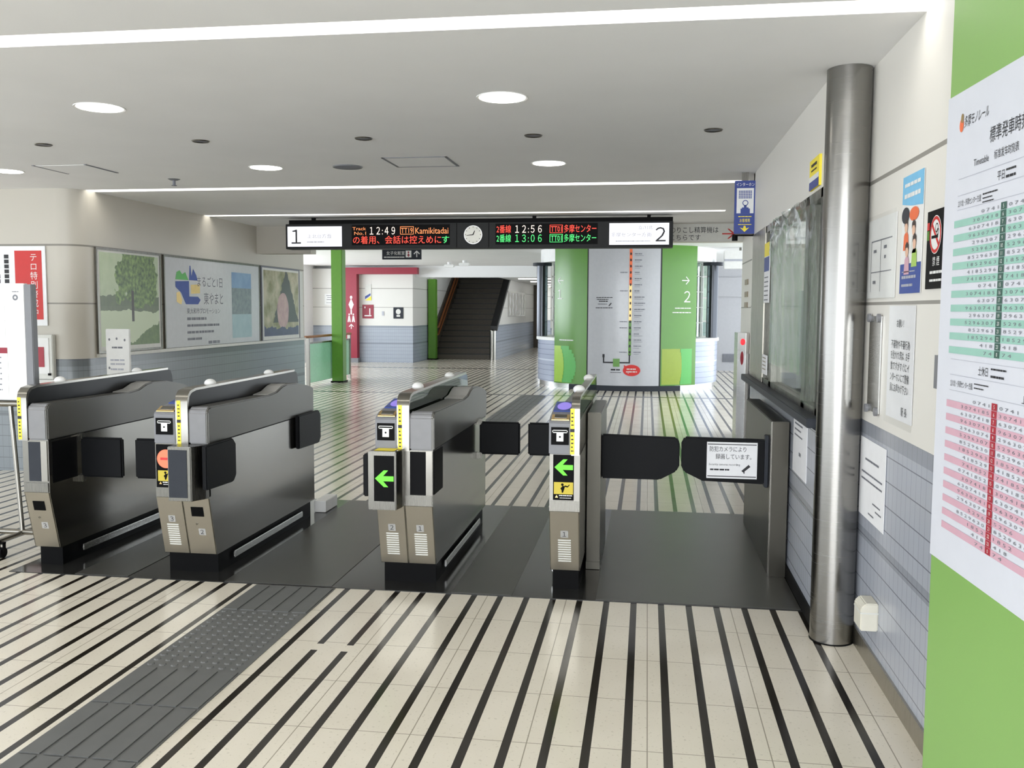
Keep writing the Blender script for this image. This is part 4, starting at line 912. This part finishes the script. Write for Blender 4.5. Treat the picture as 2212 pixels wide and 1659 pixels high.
b=B();c2=B()
for k in range(10):
    v0,v1=.12+.066*k,.12+.066*(k+1)
    b.rect(fc,.70,v0,.92+.20*math.sqrt(max(0,1-((v0-.42)/.5)**2)),v1,.003); c2.rect(fc,.98+.14*math.sqrt(max(0,1-((v0-.42)/.5)**2)),v0,1.36,v1,.003)
mk('olive_shape',b,'olive',gr); mk('leaf_shape',c2,'mid_green',gr)
mk('lettering', B().text(fc,'→',1.18,2.05,.24,None,'c',.004).text(fc,'２',1.22,1.74,.28,None,'c',.004).bars(fc,[(.95,1.53,1.32,.03),(.90,1.45,1.32,.03)],.004),'offwhite',gr)
fm=FC(KX,KY,R+.004); D=.003
mk('route_line_orange', B().rect(fm,.075,1.95,.125,2.60,D),'orange',mp); mk('route_line_gold', B().rect(fm,.075,1.30,.125,1.95,D),'gold',mp); mk('route_line_green', B().rect(fm,.075,.66,.125,1.30,D),'green_panel',mp)
b=B()
for i in range(17): b.disc(fm,.10,.72+i*.112,.015,.026,D+.002,12)
mk('station_marks',b,'ink',mp)
mk('black_route', B().rect(fm,-.39,.515,.11,.54,D).rect(fm,-.39,.54,-.365,.66,D).rect(fm,.085,.54,.11,.68,D).rect(fm,-.40,.62,-.36,.68,D),'ink',mp)
mk('station_square', B().rect(fm,-.20,.45,-.08,.60,D+.002),'green_panel',mp)
b=B().bars(fm,[(-.53,1.72,-.22,.022),(-.52,1.685,-.30,.022),(-.48,1.65,-.30,.03),(-.50,1.60,-.32,.015),(-.54,1.53,-.22,.022)],D)
b.bars(fm,[(-.24,.395,-.07,.045),(-.25,.345,-.05,.015)],D).poly(fm,[(-.30,1.57),(-.285,1.56),(-.24,1.61),(-.255,1.625)],D); mk('lettering',b,'ink',mp)
b=B()
for i in range(17):
    v=.72+i*.112; b.bars(fm,[(.17,v,.17+random.choice((.10,.14,.2)),.028),(.17,v-.035,.17+random.choice((.10,.16)),.01)],D)
    if i in (0,4,5,10,13): b.bars(fm,[(-.09,v,.05,.025)],D)
mk('station_names',b,'ink_soft',mp)
mk('red_balloon', B().disc(fm,.14,.385,.16,.105,D).poly(fm,[(0,.42),(.05,.45),(.0,.49)],D),'red',mp); mk('balloon_print', B().bars(fm,[(.05,.41,.22,.03),(.04,.36,.24,.03)],D+.002),'offwhite',mp)
# right end: alarm post, switches, vent
r=thing('alarm_post','greenish steel alarm pillar with a glowing red lamp at the end of the office wall','alarm post',(1.05,10.6,0))
mk('pillar', B().box(.995,10.5,0,1.085,10.9,1.25),'steel_h',r,bevel=.004)
ff=front(1.05,10.5); mk('alarm_lamp', B().ball((1.05,10.495,1.15),.026,1.4),'alarm_lamp',r,smooth=True); mk('push_button', B().disc(ff,-.005,.97,.018,.075,.003),'dark_red',r)
mk('edge_strip', B().box(1.085,10.48,0,1.115,10.9,1.25),'steel_bright',r)
o=None
for k,z in enumerate((1.79,1.65,1.53)):
    o=mk('wall_switch', B().box(1.11,10.75,z,1.12,11.05,z+.06),'beige_door',None,('topmost of three brown switch plates above the alarm pillar','middle one of three brown switch plates above the alarm pillar','lowest of three brown switch plates above the alarm pillar')[k],'switch plate','brown switch plates')
o=mk('floor_vent', B().box(1.86,23.375,.22,2.35,23.4,.42),'ink_soft',None,'grey vent grille low in the pale wall right of the kiosk','vent')
b=B()
for i in range(5): b.box(1.88,23.368,.24+i*.035,2.33,23.376,.255+i*.035)
mk('slats',b,'slot_grey',o)
o=mk('sign_box', B().box(1.42,18.0,2.28,2.02,18.12,2.62),'white',None,'white box hanging beside the right end of the kiosk top','sign box',bevel=.004); mk('grey_strip', B().box(1.42,17.99,2.42,2.02,18.0,2.46),'ink_faint',o); mk('hanger', B().box(1.7,18.04,2.62,1.74,18.08,2.68),'steel',o)  # pale grey strip across the front of the box
# small fittings on the ceiling of the far hall
for x,y,l in ((-5.0,23.2,'left one of two small white fittings under the far hall ceiling, before the stairs'),(-4.45,22.4,'right one of two small white fittings under the far hall ceiling, before the stairs')):
    r=thing('ceiling_camera',l,'camera',(x,y,2.58),'small white fittings on the far ceiling')
    mk('mount', B().cyl((x,y,2.62),(x,y,2.68),.05,16),'white',r,smooth=True); mk('housing', B().box(x-.13,y-.07,2.55,x+.13,y+.07,2.62),'white',r,bevel=.015)
